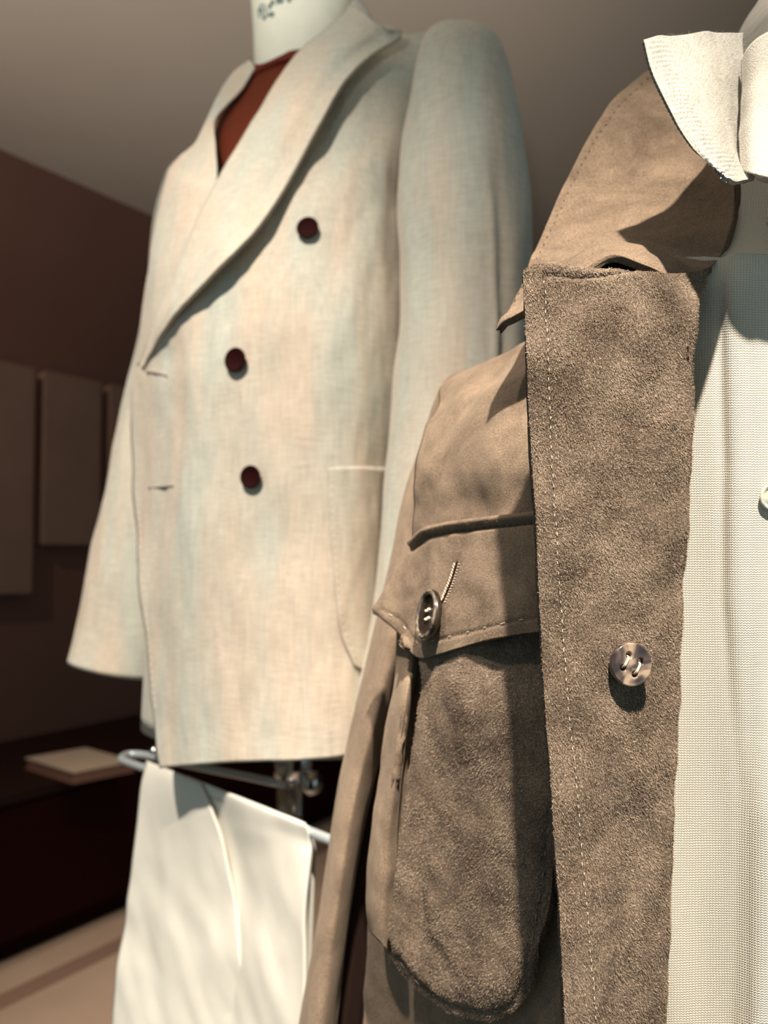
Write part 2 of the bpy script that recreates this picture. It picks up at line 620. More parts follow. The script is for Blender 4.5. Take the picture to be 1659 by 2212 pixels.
def steel(name):
    m, nt, b = material(name)
    b.inputs['Metallic'].default_value = 0.7
    b.inputs['Roughness'].default_value = 0.42
    tc = N_(nt, 'ShaderNodeTexCoord')
    mp = N_(nt, 'ShaderNodeMapping')
    mp.inputs['Rotation'].default_value = (0, 0.9, 0)
    mp.inputs['Scale'].default_value = (30, 30, 900)
    nt.links.new(tc.outputs['Object'], mp.inputs['Vector'])
    n = N_(nt, 'ShaderNodeTexNoise', i_Scale=1.6, i_Detail=3.0)
    nt.links.new(mp.outputs['Vector'], n.inputs['Vector'])
    r = N_(nt, 'ShaderNodeValToRGB')
    r.color_ramp.elements[0].position = 0.3
    r.color_ramp.elements[1].position = 0.7
    r.color_ramp.elements[0].color = (0.62, 0.62, 0.58, 1)
    r.color_ramp.elements[1].color = (0.88, 0.87, 0.82, 1)
    nt.links.new(n.outputs['Fac'], r.inputs['Fac'])
    nt.links.new(r.outputs['Color'], b.inputs['Base Color'])
    bp = N_(nt, 'ShaderNodeBump', i_Strength=0.5, i_Distance=0.0002)
    nt.links.new(n.outputs['Fac'], bp.inputs['Height'])
    nt.links.new(bp.outputs['Normal'], b.inputs['Normal'])
    return m


def shell(name, cols, scale, rough=0.16):
    m, nt, b = material(name)
    b.inputs['Roughness'].default_value = rough
    b.inputs['Coat Weight'].default_value = 0.3 if rough < 0.3 else 0.0
    b.inputs['Coat Roughness'].default_value = 0.08
    tc = N_(nt, 'ShaderNodeTexCoord')
    n = N_(nt, 'ShaderNodeTexNoise', i_Scale=scale, i_Detail=2.0, i_Distortion=1.4)
    nt.links.new(tc.outputs['Object'], n.inputs['Vector'])
    r = N_(nt, 'ShaderNodeValToRGB')
    cr_ = r.color_ramp
    cr_.elements[0].position = 0.34
    cr_.elements[0].color = (*cols[0], 1)
    cr_.elements[1].position = 0.66
    cr_.elements[1].color = (*cols[-1], 1)
    for k, c in enumerate(cols[1:-1]):
        e = cr_.elements.new(0.34 + 0.32 * (k + 1) / (len(cols) - 1))
        e.color = (*c, 1)
    nt.links.new(n.outputs['Fac'], r.inputs['Fac'])
    nt.links.new(r.outputs['Color'], b.inputs['Base Color'])
    return m


M_steel = steel('brushed_steel')
M_shell = shell('smoky_shell', [(0.022, 0.018, 0.021), (0.085, 0.060, 0.052), (0.40, 0.29, 0.20)], 75)
M_horn = shell('dark_horn', [(0.010, 0.007, 0.005), (0.025, 0.017, 0.012), (0.045, 0.032, 0.022)], 120, 0.32)
M_horn_rim = shell('horn_rim', [(0.03, 0.03, 0.03), (0.12, 0.10, 0.08), (0.26, 0.2, 0.15)], 160)
M_pearl = shell('grey_pearl', [(0.20, 0.23, 0.23), (0.45, 0.45, 0.40), (0.75, 0.66, 0.5)], 120)

# ------------------------------------------------------------------ the room
ZC = 2.52
E = Vector((0.505, 0.863, 0)).normalized()       # along the picture wall, away from the camera
MN = Vector((0.863, -0.505, 0)).normalized()     # out of the picture wall into the room
W0 = Vector((-0.415 * 3.2, 3.2, 0))


def WP(u, m, z):
    return W0 + E * u + MN * m + Vector((0, 0, z))


def wbox(name, u0, u1, m0, m1, z0, z1, mat, parent=None, bevel=0.0):
    c = [WP(u0, m0, z0), WP(u1, m0, z0), WP(u1, m1, z0), WP(u0, m1, z0), WP(u0, m0, z1), WP(u1, m0, z1), WP(u1, m1, z1), WP(u0, m1, z1)]
    return box(name, c, mat, parent, bevel)


U0, U1, MR = -3.6, 5.2, 5.4
for nm, args, mt in (('floor', (U0, U1, 0, MR, -0.1, 0), M_floor), ('ceiling', (U0, U1, 0, MR, ZC, ZC + 0.1), M_ceiling),
                     ('wall_left', (U0, U1, -0.1, 0, -0.1, ZC + 0.1), M_wall), ('wall_back', (U1, U1 + 0.1, 0, MR, -0.1, ZC + 0.1), M_wall)):
    o = wbox(nm, *args, mt)
    o['kind'] = 'structure'
o = wbox('floor_band_1', U0, U1, 0.735, 0.80, 0.0, 0.003, M_floor_edge)  # flat darker band along the floor in front of the cabinet
o['kind'] = 'structure'

# canvases on the wall
for k, (u0, u1, z0, z1, lab) in enumerate([
        (-0.58, 0.102, 0.968, 1.765, 'tall plain taupe wall panel nearest the frame edge, longest of the three'),
        (0.145, 0.408, 1.14, 1.765, 'middle plain taupe wall panel between two dark gaps'),
        (0.455, 0.80, 1.14, 1.765, 'plain taupe wall panel half hidden behind the linen jacket sleeve')]):
    t = thing('wall_panel', lab, 'wall panel', WP((u0 + u1) / 2, 0.0, z0), 'taupe panels hung in a row on the brown wall')
    wbox('panel_face', u0, u1, 0.030, 0.044, z0, z1, M_panel, t, 0.002)
    wbox('panel_backing', u0 + 0.006, u1 - 0.006, 0.0, 0.030, z0 + 0.006, z1 - 0.006, M_floor_edge, t)

# low black cabinet
cab = thing('low_cabinet', 'low matt black cabinet standing along the brown wall', 'cabinet', WP(0.9, 0.3, 0))
wbox('cabinet_body', -2.2, 3.6, 0.02, 0.60, 0.06, 0.43, M_black, cab)
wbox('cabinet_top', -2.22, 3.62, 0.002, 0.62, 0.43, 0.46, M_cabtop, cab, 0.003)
wbox('plinth', -2.15, 3.55, 0.06, 0.57, 0.0, 0.06, M_black, cab)
for k in range(5):
    d = wbox('cabinet_door', -2.18 + k * 1.155, -2.18 + (k + 1) * 1.155 - 0.008, 0.60, 0.616, 0.07, 0.42, M_black, cab)

# a closed book lying askew on it
bc = P(172, 1640, 2.76)
bk = thing('book', 'pale covered book lying askew on the black cabinet', 'book', (bc.x, bc.y, 0.46))
bx, by = Vector((0.74, -0.67, 0)), Vector((0.67, 0.74, 0))


def bbox(name, hx, hy, z0, z1, mat, parent, dx=0.0):
    c0 = Vector((bc.x, bc.y, 0)) + bx * dx
    q = [c0 - bx * hx - by * hy, c0 + bx * hx - by * hy, c0 + bx * hx + by * hy, c0 - bx * hx + by * hy]
    return box(name, [p + Vector((0, 0, z0)) for p in q] + [p + Vector((0, 0, z1)) for p in q], mat, parent, 0.001)


bbox('lower_cover', 0.140, 0.100, 0.46, 0.464, M_book2, bk)
bbox('page_block', 0.135, 0.095, 0.464, 0.490, M_book2, bk)
bbox('upper_cover', 0.140, 0.100, 0.490, 0.494, M_book, bk)

# ------------------------------------------------------------------ the linen jacket's form
SX = Vector((0.788, -0.616, 0))      # towards the wearer's left
FX = Vector((-0.616, -0.788, 0))     # the way the form faces
CB = Vector((-0.088, 1.0, 0))


def ell_depth(px, py, off=0.0, a=0.195, b=0.150, lean=True):
    """depth at which a sight line meets the chest (an upright ellipse), pushed out by off"""
    w = P(px, py, 1.0) - Vector((0, 0, CAMZ))
    c = CB.copy()
    z = w.z * 0.95
    if lean and z > 0.22:
        c = c - FX * (0.9 * (z - 0.22) ** 2)
    wu, wv = w.x * SX.x + w.y * SX.y, w.x * FX.x + w.y * FX.y
    cu, cv = c.x * SX.x + c.y * SX.y, c.x * FX.x + c.y * FX.y
    A2, B2 = (a + off) ** 2, (b + off) ** 2
    qa = wu * wu / A2 + wv * wv / B2
    qb = -2 * (wu * cu / A2 + wv * cv / B2)
    qc = cu * cu / A2 + cv * cv / B2 - 1
    disc = qb * qb - 4 * qa * qc
    if disc < 0:
        return -qb / (2 * qa)
    return (-qb - math.sqrt(disc)) / (2 * qa)


def on_chest(pts, off=0.0):
    """[(px,py) or (px,py,extra)] -> with depth on the chest"""
    out = []
    for p in pts:
        e = p[2] if len(p) > 2 else 0.0
        out.append((p[0], p[1], ell_depth(p[0], p[1], off) - e))
    return out


def ell_ring(a, b, z, n=72, shift=0.0, power=2.3, side=0.0):
    r = []
    for i in range(n):
        t = 2 * math.pi * i / n
        c, s = math.cos(t), math.sin(t)
        c = math.copysign(abs(c) ** (2 / power), c)
        s = math.copysign(abs(s) ** (2 / power), s)
        p = CB + SX * (a * c - side) + FX * (b * s - shift)
        r.append((p.x, p.y, CAMZ + z))
    return r


def ring_mesh(name, rings, mat, parent, thick=0.002, sub=4, cap=False):
    R = cr(np.array(rings, float), (len(rings) - 1) * sub + 1, 0)
    N = normals(R, True)
    C = R.mean(1, keepdims=True)
    if ((R - C) * N).sum(-1).mean() < 0:
        R = R[:, ::-1]
        N = normals(R, True)
    me = grid_mesh(name, R, N, thick, None, True)
    if cap:
        bm = bmesh.new()
        bm.from_mesh(me)
        bm.verts.ensure_lookup_table()
        nu = R.shape[1]
        bm.faces.new([bm.verts[i] for i in range(nu)])
        bm.faces.new([bm.verts[(R.shape[0] - 1) * nu + i] for i in range(nu)])
        bmesh.ops.recalc_face_normals(bm, faces=bm.faces)
        bm.to_mesh(me)
        bm.free()
    return new_obj(name, me, parent, mat)


form = thing('dress_form', 'cream canvas dress form with lettered neck on a chrome stand, wearing the linen jacket', 'dress form', (CB.x, CB.y, 0))
nk = tube_sec('neck', [(530, -160, 770, -160, 1.07, 0.058), (537, -60, 768, -60, 1.07, 0.058), (544, 20, 766, 20, 1.07, 0.057), (548, 90, 764, 90, 1.07, 0.057), (548, 180, 764, 180, 1.07, 0.058), (520, 260, 790, 260, 1.07, 0.065)], M_form, form, 64, 40, 0.003, 2.0, cap_top=True)
ring_mesh('bust', [ell_ring(0.06, 0.055, 0.46), ell_ring(0.11, 0.085, 0.42, shift=0.02), ell_ring(0.15, 0.105, 0.34, shift=0.01), ell_ring(0.16, 0.118, 0.22), ell_ring(0.14, 0.110, 0.02), ell_ring(0.15, 0.115, -0.12)], M_form, form, 0.003, 4, True)
# lettering stamped on the neck: hand-brushed strokes, cut off by the top of the picture
nkme = nk.data
nktree = BVHTree.FromPolygons([v.co.copy() for v in nkme.vertices], [p.vertices[:] for p in nkme.polygons])


def neck_pt(px, py):
    h = nktree.ray_cast(Vector((0, 0, CAMZ)), ray(px, py))
    return (h[0] + h[1] * 0.0002) if h[0] is not None else P(px, py, 0.95)


def zs(x, y):
    return (535 + x / 13.825, y / 13.825)


for st in ([(330, 280), (345, 420), (360, 530)], [(330, 300), (420, 280), (470, 470)], [(395, 260), (430, 370), (460, 480), (500, 600)], [(500, 600), (545, 510), (590, 440)],
           [(470, 120), (520, 260), (580, 380)], [(400, 120), (380, 200), (400, 280)], [(590, 470), (660, 430), (690, 500)], [(690, 380), (770, 400), (760, 480), (690, 470)],
           [(620, 140), (650, 220), (670, 280)], [(720, 40), (700, 150), (680, 260)], [(720, 20), (780, 60), (740, 170)], [(760, 10), (750, 60)],
           [(860, -60), (880, 40), (890, 150)], [(890, 60), (980, 40), (1010, 120)], [(990, -60), (960, 20), (1010, 110)], [(1060, -60), (1050, 40), (1040, 80)],
           [(1170, -80), (1200, 0), (1240, 70)], [(1290, -60), (1270, 20), (1250, 70)], [(900, -40), (1000, -30)], [(1380, -90), (1400, -40)]):
    w = wire('letter_stroke', [neck_pt(*zs(*q)) for q in st], 0.0011, M_ink, form, 6, 4)

# chrome stand and trouser rail, all at one height
RAIL = -0.23


def rail(px, py):
    return P(px, py, 460.0 / (py - 1200.0))


pole_c = Vector((P(630, 1690, 0.99).x, P(630, 1690, 0.99).y, 0))
Rz = CAMZ + RAIL
lathe('pole', [(0.0085, 0.02), (0.0085, Rz - 0.05)], M_chrome, form, 32, Matrix.Translation(pole_c + Vector((0.004, 0, 0))))
lathe('pole_sleeve', [(0.0145, 0.06), (0.0145, 1.02)], M_chrome, form, 32, Matrix.Translation(pole_c + Vector((-0.004, 0.02, 0))))
lathe('base_plate', [(0.02, 0.0), (0.19, 0.0), (0.19, 0.010), (0.17, 0.016), (0.03, 0.024), (0.02, 0.03)], M_chrome, form, 64, Matrix.Translation(pole_c))
lathe('clamp', [(0.012, -0.028), (0.020, -0.022), (0.022, -0.010), (0.022, 0.012), (0.018, 0.022), (0.012, 0.03)], M_chrome, form, 32, Matrix.Translation(pole_c + Vector((0, 0, Rz + 0.018))))
wire('clamp_knob', [P(655, 1695, 0.985), P(668, 1692, 0.98), P(682, 1690, 0.975)], [0.006, 0.013, 0.012], M_chrome, form, 16, 4)
wire('trouser_rail', [P(612, 1694, 0.98), rail(590, 1690), rail(545, 1680), rail(440, 1659), rail(345, 1638), rail(305, 1630), rail(275, 1630), rail(262, 1640), rail(285, 1650), rail(330, 1666), rail(450, 1712), rail(600, 1770), rail(715, 1815), rail(800, 1848)], 0.0042, M_rail, form, 16, 8)
lathe('rail_glint', [(0.0008, -0.0062), (0.004, -0.0048), (0.0062, 0), (0.004, 0.0048), (0.0008, 0.0062)], M_chrome, form, 24, Matrix.Translation(P(333, 1623, 1.06)))  # small ball added to stand in for the highlight on the rail

# ------------------------------------------------------------------ rust top on the form
top = thing('crew_neck_shirt', 'rust red crew neck top under the linen jacket', 'shirt', (CB.x, CB.y, CAMZ - 0.1))
patch('front', [
    on_chest([(512, 172), (540, 150), (565, 138), (600, 126), (640, 118), (680, 116), (720, 120)], -0.055),
    on_chest([(484, 215), (505, 205), (540, 195), (590, 185), (640, 180), (690, 185), (730, 190)], -0.045),
    on_chest([(462, 300), (480, 290), (510, 285), (570, 280), (630, 280), (680, 280), (730, 285)], -0.035),
    on_chest([(450, 420), (470, 420), (500, 420), (560, 420), (620, 420), (680, 420), (730, 420)], -0.028),
    on_chest([(440, 560), (465, 560), (500, 560), (560, 560), (620, 560), (680, 560), (730, 560)], -0.025)], M_rust, top, 50, 50, 0.002)
patch('neckband', [
    on_chest([(515, 172), (540, 148), (565, 130), (600, 116), (640, 107), (680, 104), (720, 108)], -0.052),
    on_chest([(514, 184), (542, 162), (568, 145), (602, 131), (642, 123), (682, 120), (722, 124)], -0.046)], M_rust_rib, top, 50, 8, 0.003)

# ------------------------------------------------------------------ linen jacket
jk = thing('linen_jacket', 'oatmeal linen double-breasted jacket with shawl lapels and dark buttons on the dress form', 'jacket', (CB.x, CB.y, CAMZ - 0.22))


def jw(amp, seed):
    def f(px, py, G):
        return amp * fbm(G, 16, 16, 7, seed, 2) + amp * 0.35 * fbm(G, 60, 60, 20, seed + 3, 2)
    return f


ring_mesh('back_and_sides', [ell_ring(0.075, 0.07, 0.505, shift=0.03), ell_ring(0.125, 0.07, 0.485, shift=0.04), ell_ring(0.16, 0.09, 0.44, shift=0.035), ell_ring(0.168, 0.115, 0.34, shift=0.02, side=0.012), ell_ring(0.165, 0.132, 0.20, shift=0.006, side=0.016), ell_ring(0.160, 0.133, 0.05, shift=0.004, side=0.016), ell_ring(0.168, 0.137, -0.08, shift=0.004, side=0.016), ell_ring(0.173, 0.140, -0.186, shift=0.004, side=0.016)], M_linen, jk, 0.002, 6)


def fp_disp(px, py, G):
    d = jw(0.0045, 1.0)(px, py, G)
    arm = np.interp(py, [100, 250, 420, 600, 800, 900, 1130, 1400], [905, 872, 860, 862, 852, 845, 818, 790])
    t = np.clip((px - arm + 150) / 150, 0, 1.25)
    return d - 0.022 * t ** 2.2 * np.clip((py - 180) / 200, 0, 1)


FP = patch('front_panel', [
    on_chest([(800, 84), (830, 80), (862, 76), (900, 70), (940, 66), (990, 62)], 0.0),
    on_chest([(715, 155), (760, 150), (810, 148), (860, 145), (905, 145), (960, 145)], 0.002),
    on_chest([(625, 260), (690, 262), (750, 260), (810, 258), (870, 255), (930, 255)], 0.004),
    on_chest([(530, 400), (610, 400), (690, 400), (760, 400), (830, 400), (905, 400)], 0.005),
    on_chest([(440, 560), (530, 560), (620, 560), (710, 560), (800, 560), (895, 560)], 0.006),
    on_chest([(355, 700), (460, 700), (565, 700), (670, 700), (775, 700), (890, 700)], 0.007),
    on_chest([(299, 800), (400, 800), (510, 800), (630, 800), (755, 800), (885, 800)], 0.007),
    on_chest([(289, 900), (395, 900), (510, 900), (630, 900), (755, 900), (882, 900)], 0.006),
    on_chest([(288, 1000), (395, 1000), (510, 1000), (630, 1000), (755, 1000), (880, 1000)], 0.006),
    on_chest([(293, 1130), (400, 1130), (515, 1130), (635, 1130), (755, 1130), (880, 1130)], 0.007),
    on_chest([(302, 1280), (410, 1280), (522, 1280), (638, 1280), (755, 1280), (880, 1275)], 0.010),
    on_chest([(318, 1450), (420, 1450), (530, 1447), (642, 1445), (755, 1440), (880, 1430)], 0.013),
    on_chest([(334, 1580), (430, 1576), (536, 1572), (645, 1570), (755, 1566), (880, 1555)], 0.014),
    on_chest([(346, 1660), (438, 1652), (540, 1646), (648, 1644), (755, 1640), (880, 1630)], 0.014)],
    M_linen, jk, 110, 150, 0.0022, fp_disp)

# under lapel and collar of the wearer's right
patch('under_lapel', [
    on_chest([(537, 126), (541, 132), (546, 138), (551, 146)], -0.045),
    on_chest([(500, 160), (507, 168), (515, 178), (522, 190)], -0.035),
    on_chest([(458, 226), (461, 234), (464, 242), (467, 252)], -0.02),
    on_chest([(424, 304), (438, 305), (452, 308), (465, 312)], -0.004),
    on_chest([(371, 357), (402, 368), (435, 378), (468, 390)], 0.004),
    on_chest([(354, 401), (392, 412), (430, 425), (462, 436)], 0.008),
    on_chest([(326, 521), (358, 528), (392, 535), (425, 545)], 0.008),
    on_chest([(314, 605), (342, 610), (370, 615), (396, 622)], 0.006),
    on_chest([(303, 705), (318, 710), (333, 715), (348, 722)], 0.003),
    on_chest([(296, 790), (300, 792), (304, 795), (309, 798)], 0.001)], M_linen, jk, 30, 90, 0.002, jw(0.002, 5.0))
# inner collar face behind the neck opening, its shade painted in dark slate
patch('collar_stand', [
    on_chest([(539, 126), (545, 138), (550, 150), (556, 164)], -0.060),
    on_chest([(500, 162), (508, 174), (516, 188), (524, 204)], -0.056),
    on_chest([(458, 226), (464, 240), (470, 256), (476, 272)], -0.046)], M_collar_shade, jk, 16, 40, 0.002)

lap_in = [(757, 8), (715, 52), (650, 105), (600, 168), (548, 250), (505, 322), (466, 392), (436, 450), (406, 520), (372, 602), (335, 692), (301, 790)]
lap_out = [(838, 68), (864, 78), (800, 120), (742, 181), (692, 264), (648, 346), (604, 424), (556, 490), (490, 560), (415, 638), (352, 714), (307, 797)]
rows = []
for k, (a, b) in enumerate(zip(lap_in, lap_out)):
    w = k / (len(lap_in) - 1)
    lift = 0.017 * (1 - w) + 0.009
    r = []
    for q in range(6):
        t = q / 5
        x, y = a[0] + (b[0] - a[0]) * t, a[1] + (b[1] - a[1]) * t
        e = lift * (0.75 + 0.5 * math.sin(math.pi * min(1, t * 1.1))) + (0.006 * (1 - w) if q == 5 else 0)
        e += (0.020 * math.exp(-((w - 0.74) / 0.16) ** 2) + 0.012 * math.exp(-((w - 0.33) / 0.10) ** 2)) * t ** 1.5
        if k < 3:
            e += (3 - k) * 0.004
        r.append((x, y, ell_depth(x, y, 0.004) - e))
    rows.append(r)
LP = patch('lapel', rows, M_linen, jk, 40, 140, 0.0035, jw(0.0016, 9.0))
patch('collar', [
    [(772, -8, 1.10), (800, 30, 1.08), (815, 66, 1.06), (830, 82, 1.04)],
    [(757, 8, 1.0), (785, 36, 0.985), (808, 60, 0.97), (824, 78, 0.955)],
    [(738, 30, 0.945), (770, 52, 0.93), (800, 68, 0.92), (824, 82, 0.915)]], M_linen, jk, 20, 24, 0.003)


def sl_wr(seed, amp=0.004, crease=None):
    def f(th, G):
        d = amp * fbm(G, 14, 14, 6, seed, 2) + amp * 0.4 * fbm(G, 45, 45, 14, seed + 2, 2)
        if crease is not None:
            t0, wd, dp = crease
            d = d - dp * np.exp(-((th - t0) / wd) ** 2)
        return d
    return f


def near_sleeve(th, G):
    d = sl_wr(2.0, 0.004)(th, G)
    px = CX + F * G[..., 0] / G[..., 1]
    py = 1200 - F * (G[..., 2] - CAMZ) / G[..., 1]
    front = G[..., 1] < G[..., 1].mean(1, keepdims=True)
    c0 = np.interp(py, [300, 450, 720, 1000], [1058, 1072, 1086, 1075])
    w = np.clip((py - 300) / 150, 0, 1) * np.clip((1000 - py) / 200, 0, 1)
    return d - np.where(front, 0.0034 * np.exp(-((px - c0 - 12) / 17.0) ** 2) * w, 0) + np.where(front, 0.003 * np.exp(-((px - c0 + 8) / 9.0) ** 2) * w, 0)


tube_sec('sleeve', [
    (965, 60, 1015, 56, 0.845, 0.006), (925, 72, 1050, 84, 0.845, 0.03), (900, 112, 1078, 122, 0.845, 0.052), (884, 190, 1100, 190, 0.845, 0.062), (869, 300, 1122, 300, 0.845, 0.066), (861, 440, 1140, 440, 0.842, 0.067),
    (863, 600, 1148, 600, 0.84, 0.066), (853, 800, 1140, 800, 0.835, 0.064), (842, 930, 1125, 930, 0.83, 0.062), (818, 1130, 1090, 1130, 0.825, 0.06), (800, 1330, 1060, 1330, 0.82, 0.056), (775, 1480, 1020, 1480, 0.815, 0.054), (765, 1560, 1000, 1560, 0.812, 0.053)],
    M_linen, jk, 120, 140, 0.002, 2.2, near_sleeve, cap_top=True)
tube_sec('sleeve', [
    (385, 352, 430, 352, 1.13, 0.006), (366, 372, 450, 372, 1.13, 0.028), (350, 430, 470, 430, 1.13, 0.05), (332, 520, 480, 520, 1.13, 0.058), (318, 620, 480, 620, 1.135, 0.06), (299, 745, 470, 745, 1.14, 0.06),
    (270, 880, 450, 880, 1.14, 0.058), (236, 1050, 425, 1050, 1.13, 0.056), (200, 1210, 400, 1210, 1.12, 0.053), (172, 1340, 378, 1345, 1.11, 0.050), (152, 1424, 352, 1462, 1.10, 0.048)],
    M_linen, jk, 80, 110, 0.002, 2.2, sl_wr(4.0, 0.0045), cap_top=True)

# patch pocket and its stitching on the wearer's left front
PKT = patch('patch_pocket', [
    on_chest([(708, 1010), (745, 1006), (790, 1004), (835, 1003), (880, 1002)], 0.011),
    on_chest([(712, 1130), (750, 1130), (795, 1130), (838, 1130), (880, 1130)], 0.012),
    on_chest([(724, 1260), (760, 1260), (800, 1260), (840, 1260), (880, 1260)], 0.014),
    on_chest([(738, 1370), (770, 1375), (805, 1375), (842, 1375), (880, 1375)], 0.016),
    on_chest([(772, 1440), (795, 1452), (820, 1458), (850, 1460), (880, 1460)], 0.017)], M_linen, jk, 40, 60, 0.002, lambda px, py, G: fp_disp(px, py, G))


def button(name, sheet, px, py, rad, mat, parent, stand=0.003, prof=None):
    p, n = sheet.hit(px, py)
    M = frame_on(p + n * stand, n)
    prof = prof or [(0.12, -0.10), (0.7, -0.12), (0.96, 0.0), (1.0, 0.12), (0.95, 0.22), (0.84, 0.23), (0.74, 0.15), (0.1, 0.13)]
    return lathe(name, [(r * rad, h * rad) for r, h in prof], mat, parent, 40, M), M


for px, py, r in ((667, 497, 23.5), (515, 780, 26), (547, 1031, 24)):
    p, n = FP.hit(px, py)
    b, M = button('button', FP, px, py, r * p.y / F * 1.06, M_btn_dark, jk, 0.004)
    wire('button_shank', [p, p + n * 0.004], 0.0025, M_btn_dark, b, 8, 1)
for pts in ([(318, 803), (340, 806), (362, 812)], [(322, 1054), (345, 1052), (375, 1049)]):
    wire('buttonhole', [FP.hit(*q)[0] + FP.hit(*q)[1] * 0.0004 for q in pts], 0.0011, M_thread_dull, jk, 6, 4)
wire('lapel_buttonhole', [P(313, 603, 0.99), P(320, 606, 0.985), P(328, 612, 0.98)], 0.0025, M_btn_dark, jk, 6, 4)

FP_edge = [(300, 1070), (303, 1130), (308, 1220), (315, 1320), (324, 1420), (336, 1530)]
PKT_edge = [(715, 1030), (718, 1130), (724, 1200), (732, 1280), (742, 1350), (762, 1410), (780, 1434)]
# ------------------------------------------------------------------ ivory trousers over the rail
tr = thing('trousers', 'ivory cotton trousers folded over the chrome rail below the jacket', 'trousers', (rail(480, 1724).x, rail(480, 1724).y, 0.45))


def tw(amp, seed, px_scale=1.0):
    def f(px, py, G):
        w = np.clip((py - 1700) / 300, 0, 1)
        diag = fbm(np.stack([G[..., 0] * 22 + G[..., 2] * 10, G[..., 1] * 6, G[..., 2] * 9 - G[..., 0] * 8], -1), 1, 1, 1, seed, 2)
        return amp * w * diag
    return f


def dr(px):
    return 460.0 / (1640 + (px - 262) * 0.386 - 1200)


def hang(pts, near=0.0):
    """points that hang from the rail: (px, py, px on the rail, extra nearness)"""
    return [(p[0], p[1], dr(p[2]) - (p[3] if len(p) > 3 else 0) - near) for p in pts]


def ry(px):
    return 1640 + (px - 262) * 0.386


def over(xs, ext=0.0):
    """the rows that bend cloth over the rail"""
    return [[(x, ry(x) + dy, dr(x) - nr - ext) for x in xs] for dy, nr in ((26, -0.014), (0, -0.013), (-17, -0.003), (-10, 0.010))]


patch('left_leg', over((316, 348, 384, 416, 436), 0.006) + [
    hang([(303, 1702, 312), (346, 1708, 350), (385, 1722, 385), (424, 1736, 420), (456, 1750, 445)], 0.022),
    hang([(290, 1830, 312), (345, 1830, 350), (392, 1830, 385), (440, 1830, 425), (482, 1830, 455)], 0.024),
    hang([(272, 1960, 312), (335, 1960, 350), (395, 1960, 390), (455, 1960, 430), (508, 1960, 465)], 0.026),
    hang([(255, 2090, 312), (325, 2090, 350), (395, 2090, 390), (465, 2090, 435), (524, 2090, 475)], 0.028),
    hang([(240, 2212, 312), (318, 2212, 350), (395, 2212, 390), (470, 2212, 435), (535, 2212, 480)], 0.030),
    hang([(222, 2360, 312), (310, 2360, 350), (395, 2360, 390), (475, 2360, 435), (548, 2360, 485)], 0.032)], M_trouser, tr, 70, 130, 0.0022, tw(0.0036, 3.0))
patch('right_leg', over((405, 470, 540, 610, 662)) + [
    hang([(405, 1760, 405, -0.004), (475, 1775, 470, -0.010), (545, 1790, 540, 0.0), (615, 1805, 612), (669, 1822, 664)], 0.008),
    hang([(405, 1860, 405, -0.004), (490, 1860, 480, -0.016), (560, 1860, 545, -0.002), (618, 1860, 612), (668, 1865, 665)], 0.010),
    hang([(405, 1990, 405, -0.004), (500, 1990, 490, -0.016), (570, 1990, 550, 0.002), (618, 1990, 612), (658, 1990, 662)], 0.012),
    hang([(405, 2120, 405, -0.004), (500, 2120, 490, -0.008), (560, 2120, 545, 0.004), (612, 2120, 608), (652, 2120, 660)], 0.014),
    hang([(405, 2360, 405, -0.004), (500, 2360, 490, 0.0), (560, 2360, 545, 0.004), (608, 2360, 605), (644, 2360, 658)], 0.016)], M_trouser, tr, 60, 120, 0.0022, tw(0.003, 8.0))
patch('back_fall', [
    hang([(330, ry(330) + 4, 330), (450, ry(450) + 4, 450), (560, ry(560) + 4, 560), (640, ry(640) + 4, 640), (668, ry(668) + 4, 668)], -0.010),
    hang([(330, 1700, 325), (450, 1750, 440), (560, 1790, 560), (645, 1822, 640), (678, 1835, 672)], -0.016),
    hang([(325, 1850, 325), (450, 1860, 440), (560, 1870, 560), (645, 1880, 640), (676, 1885, 672)], -0.020),
    hang([(320, 2050, 325), (450, 2050, 440), (560, 2050, 560), (640, 2050, 640), (670, 2050, 672)], -0.020),
    hang([(310, 2330, 325), (450, 2330, 440), (560, 2330, 560), (632, 2330, 640), (660, 2330, 672)], -0.020)], M_trouser, tr, 40, 50, 0.0022)

# ------------------------------------------------------------------ cream knit shirt on the near form
near = thing('metal_neck_form', 'brushed steel neck of a second dress form above the cream knit collar', 'dress form', P(1800, 300, 0.52))
tube_sec('neck_cap', [(1762, -160, 1812, -160, 0.52, 0.01), (1712, -110, 1862, -110, 0.52, 0.04), (1668, -45, 1906, -45, 0.52, 0.055), (1638, 2, 1936, 2, 0.52, 0.065), (1617, 34, 1957, 34, 0.52, 0.07), (1604, 74, 1970, 74, 0.52, 0.073), (1602, 120, 1972, 120, 0.52, 0.074), (1603, 260, 1970, 260, 0.52, 0.074), (1600, 500, 1976, 500, 0.52, 0.075), (1590, 1000, 1990, 1000, 0.52, 0.08)], M_steel, near, 96, 60, 0.002, 2.0, cap_top=True)

kn = thing('knit_shirt', 'cream fine knit polo shirt with open collar on the near form', 'shirt', P(1700, 1700, 0.45))


def kbase(px):
    return np.interp(px, [1380, 1440, 1500, 1550, 1600, 1660, 1720, 1800, 1900, 2000, 2100, 2200], [0.448, 0.440, 0.432, 0.425, 0.418, 0.412, 0.410, 0.412, 0.423, 0.445, 0.480, 0.54])


def edge_x(py):
    return np.interp(py, [560, 700, 860, 1000, 1100, 1300, 1500, 1700, 2000, 2212], [1566, 1566, 1570, 1574, 1571, 1570, 1585, 1604, 1597, 1588])


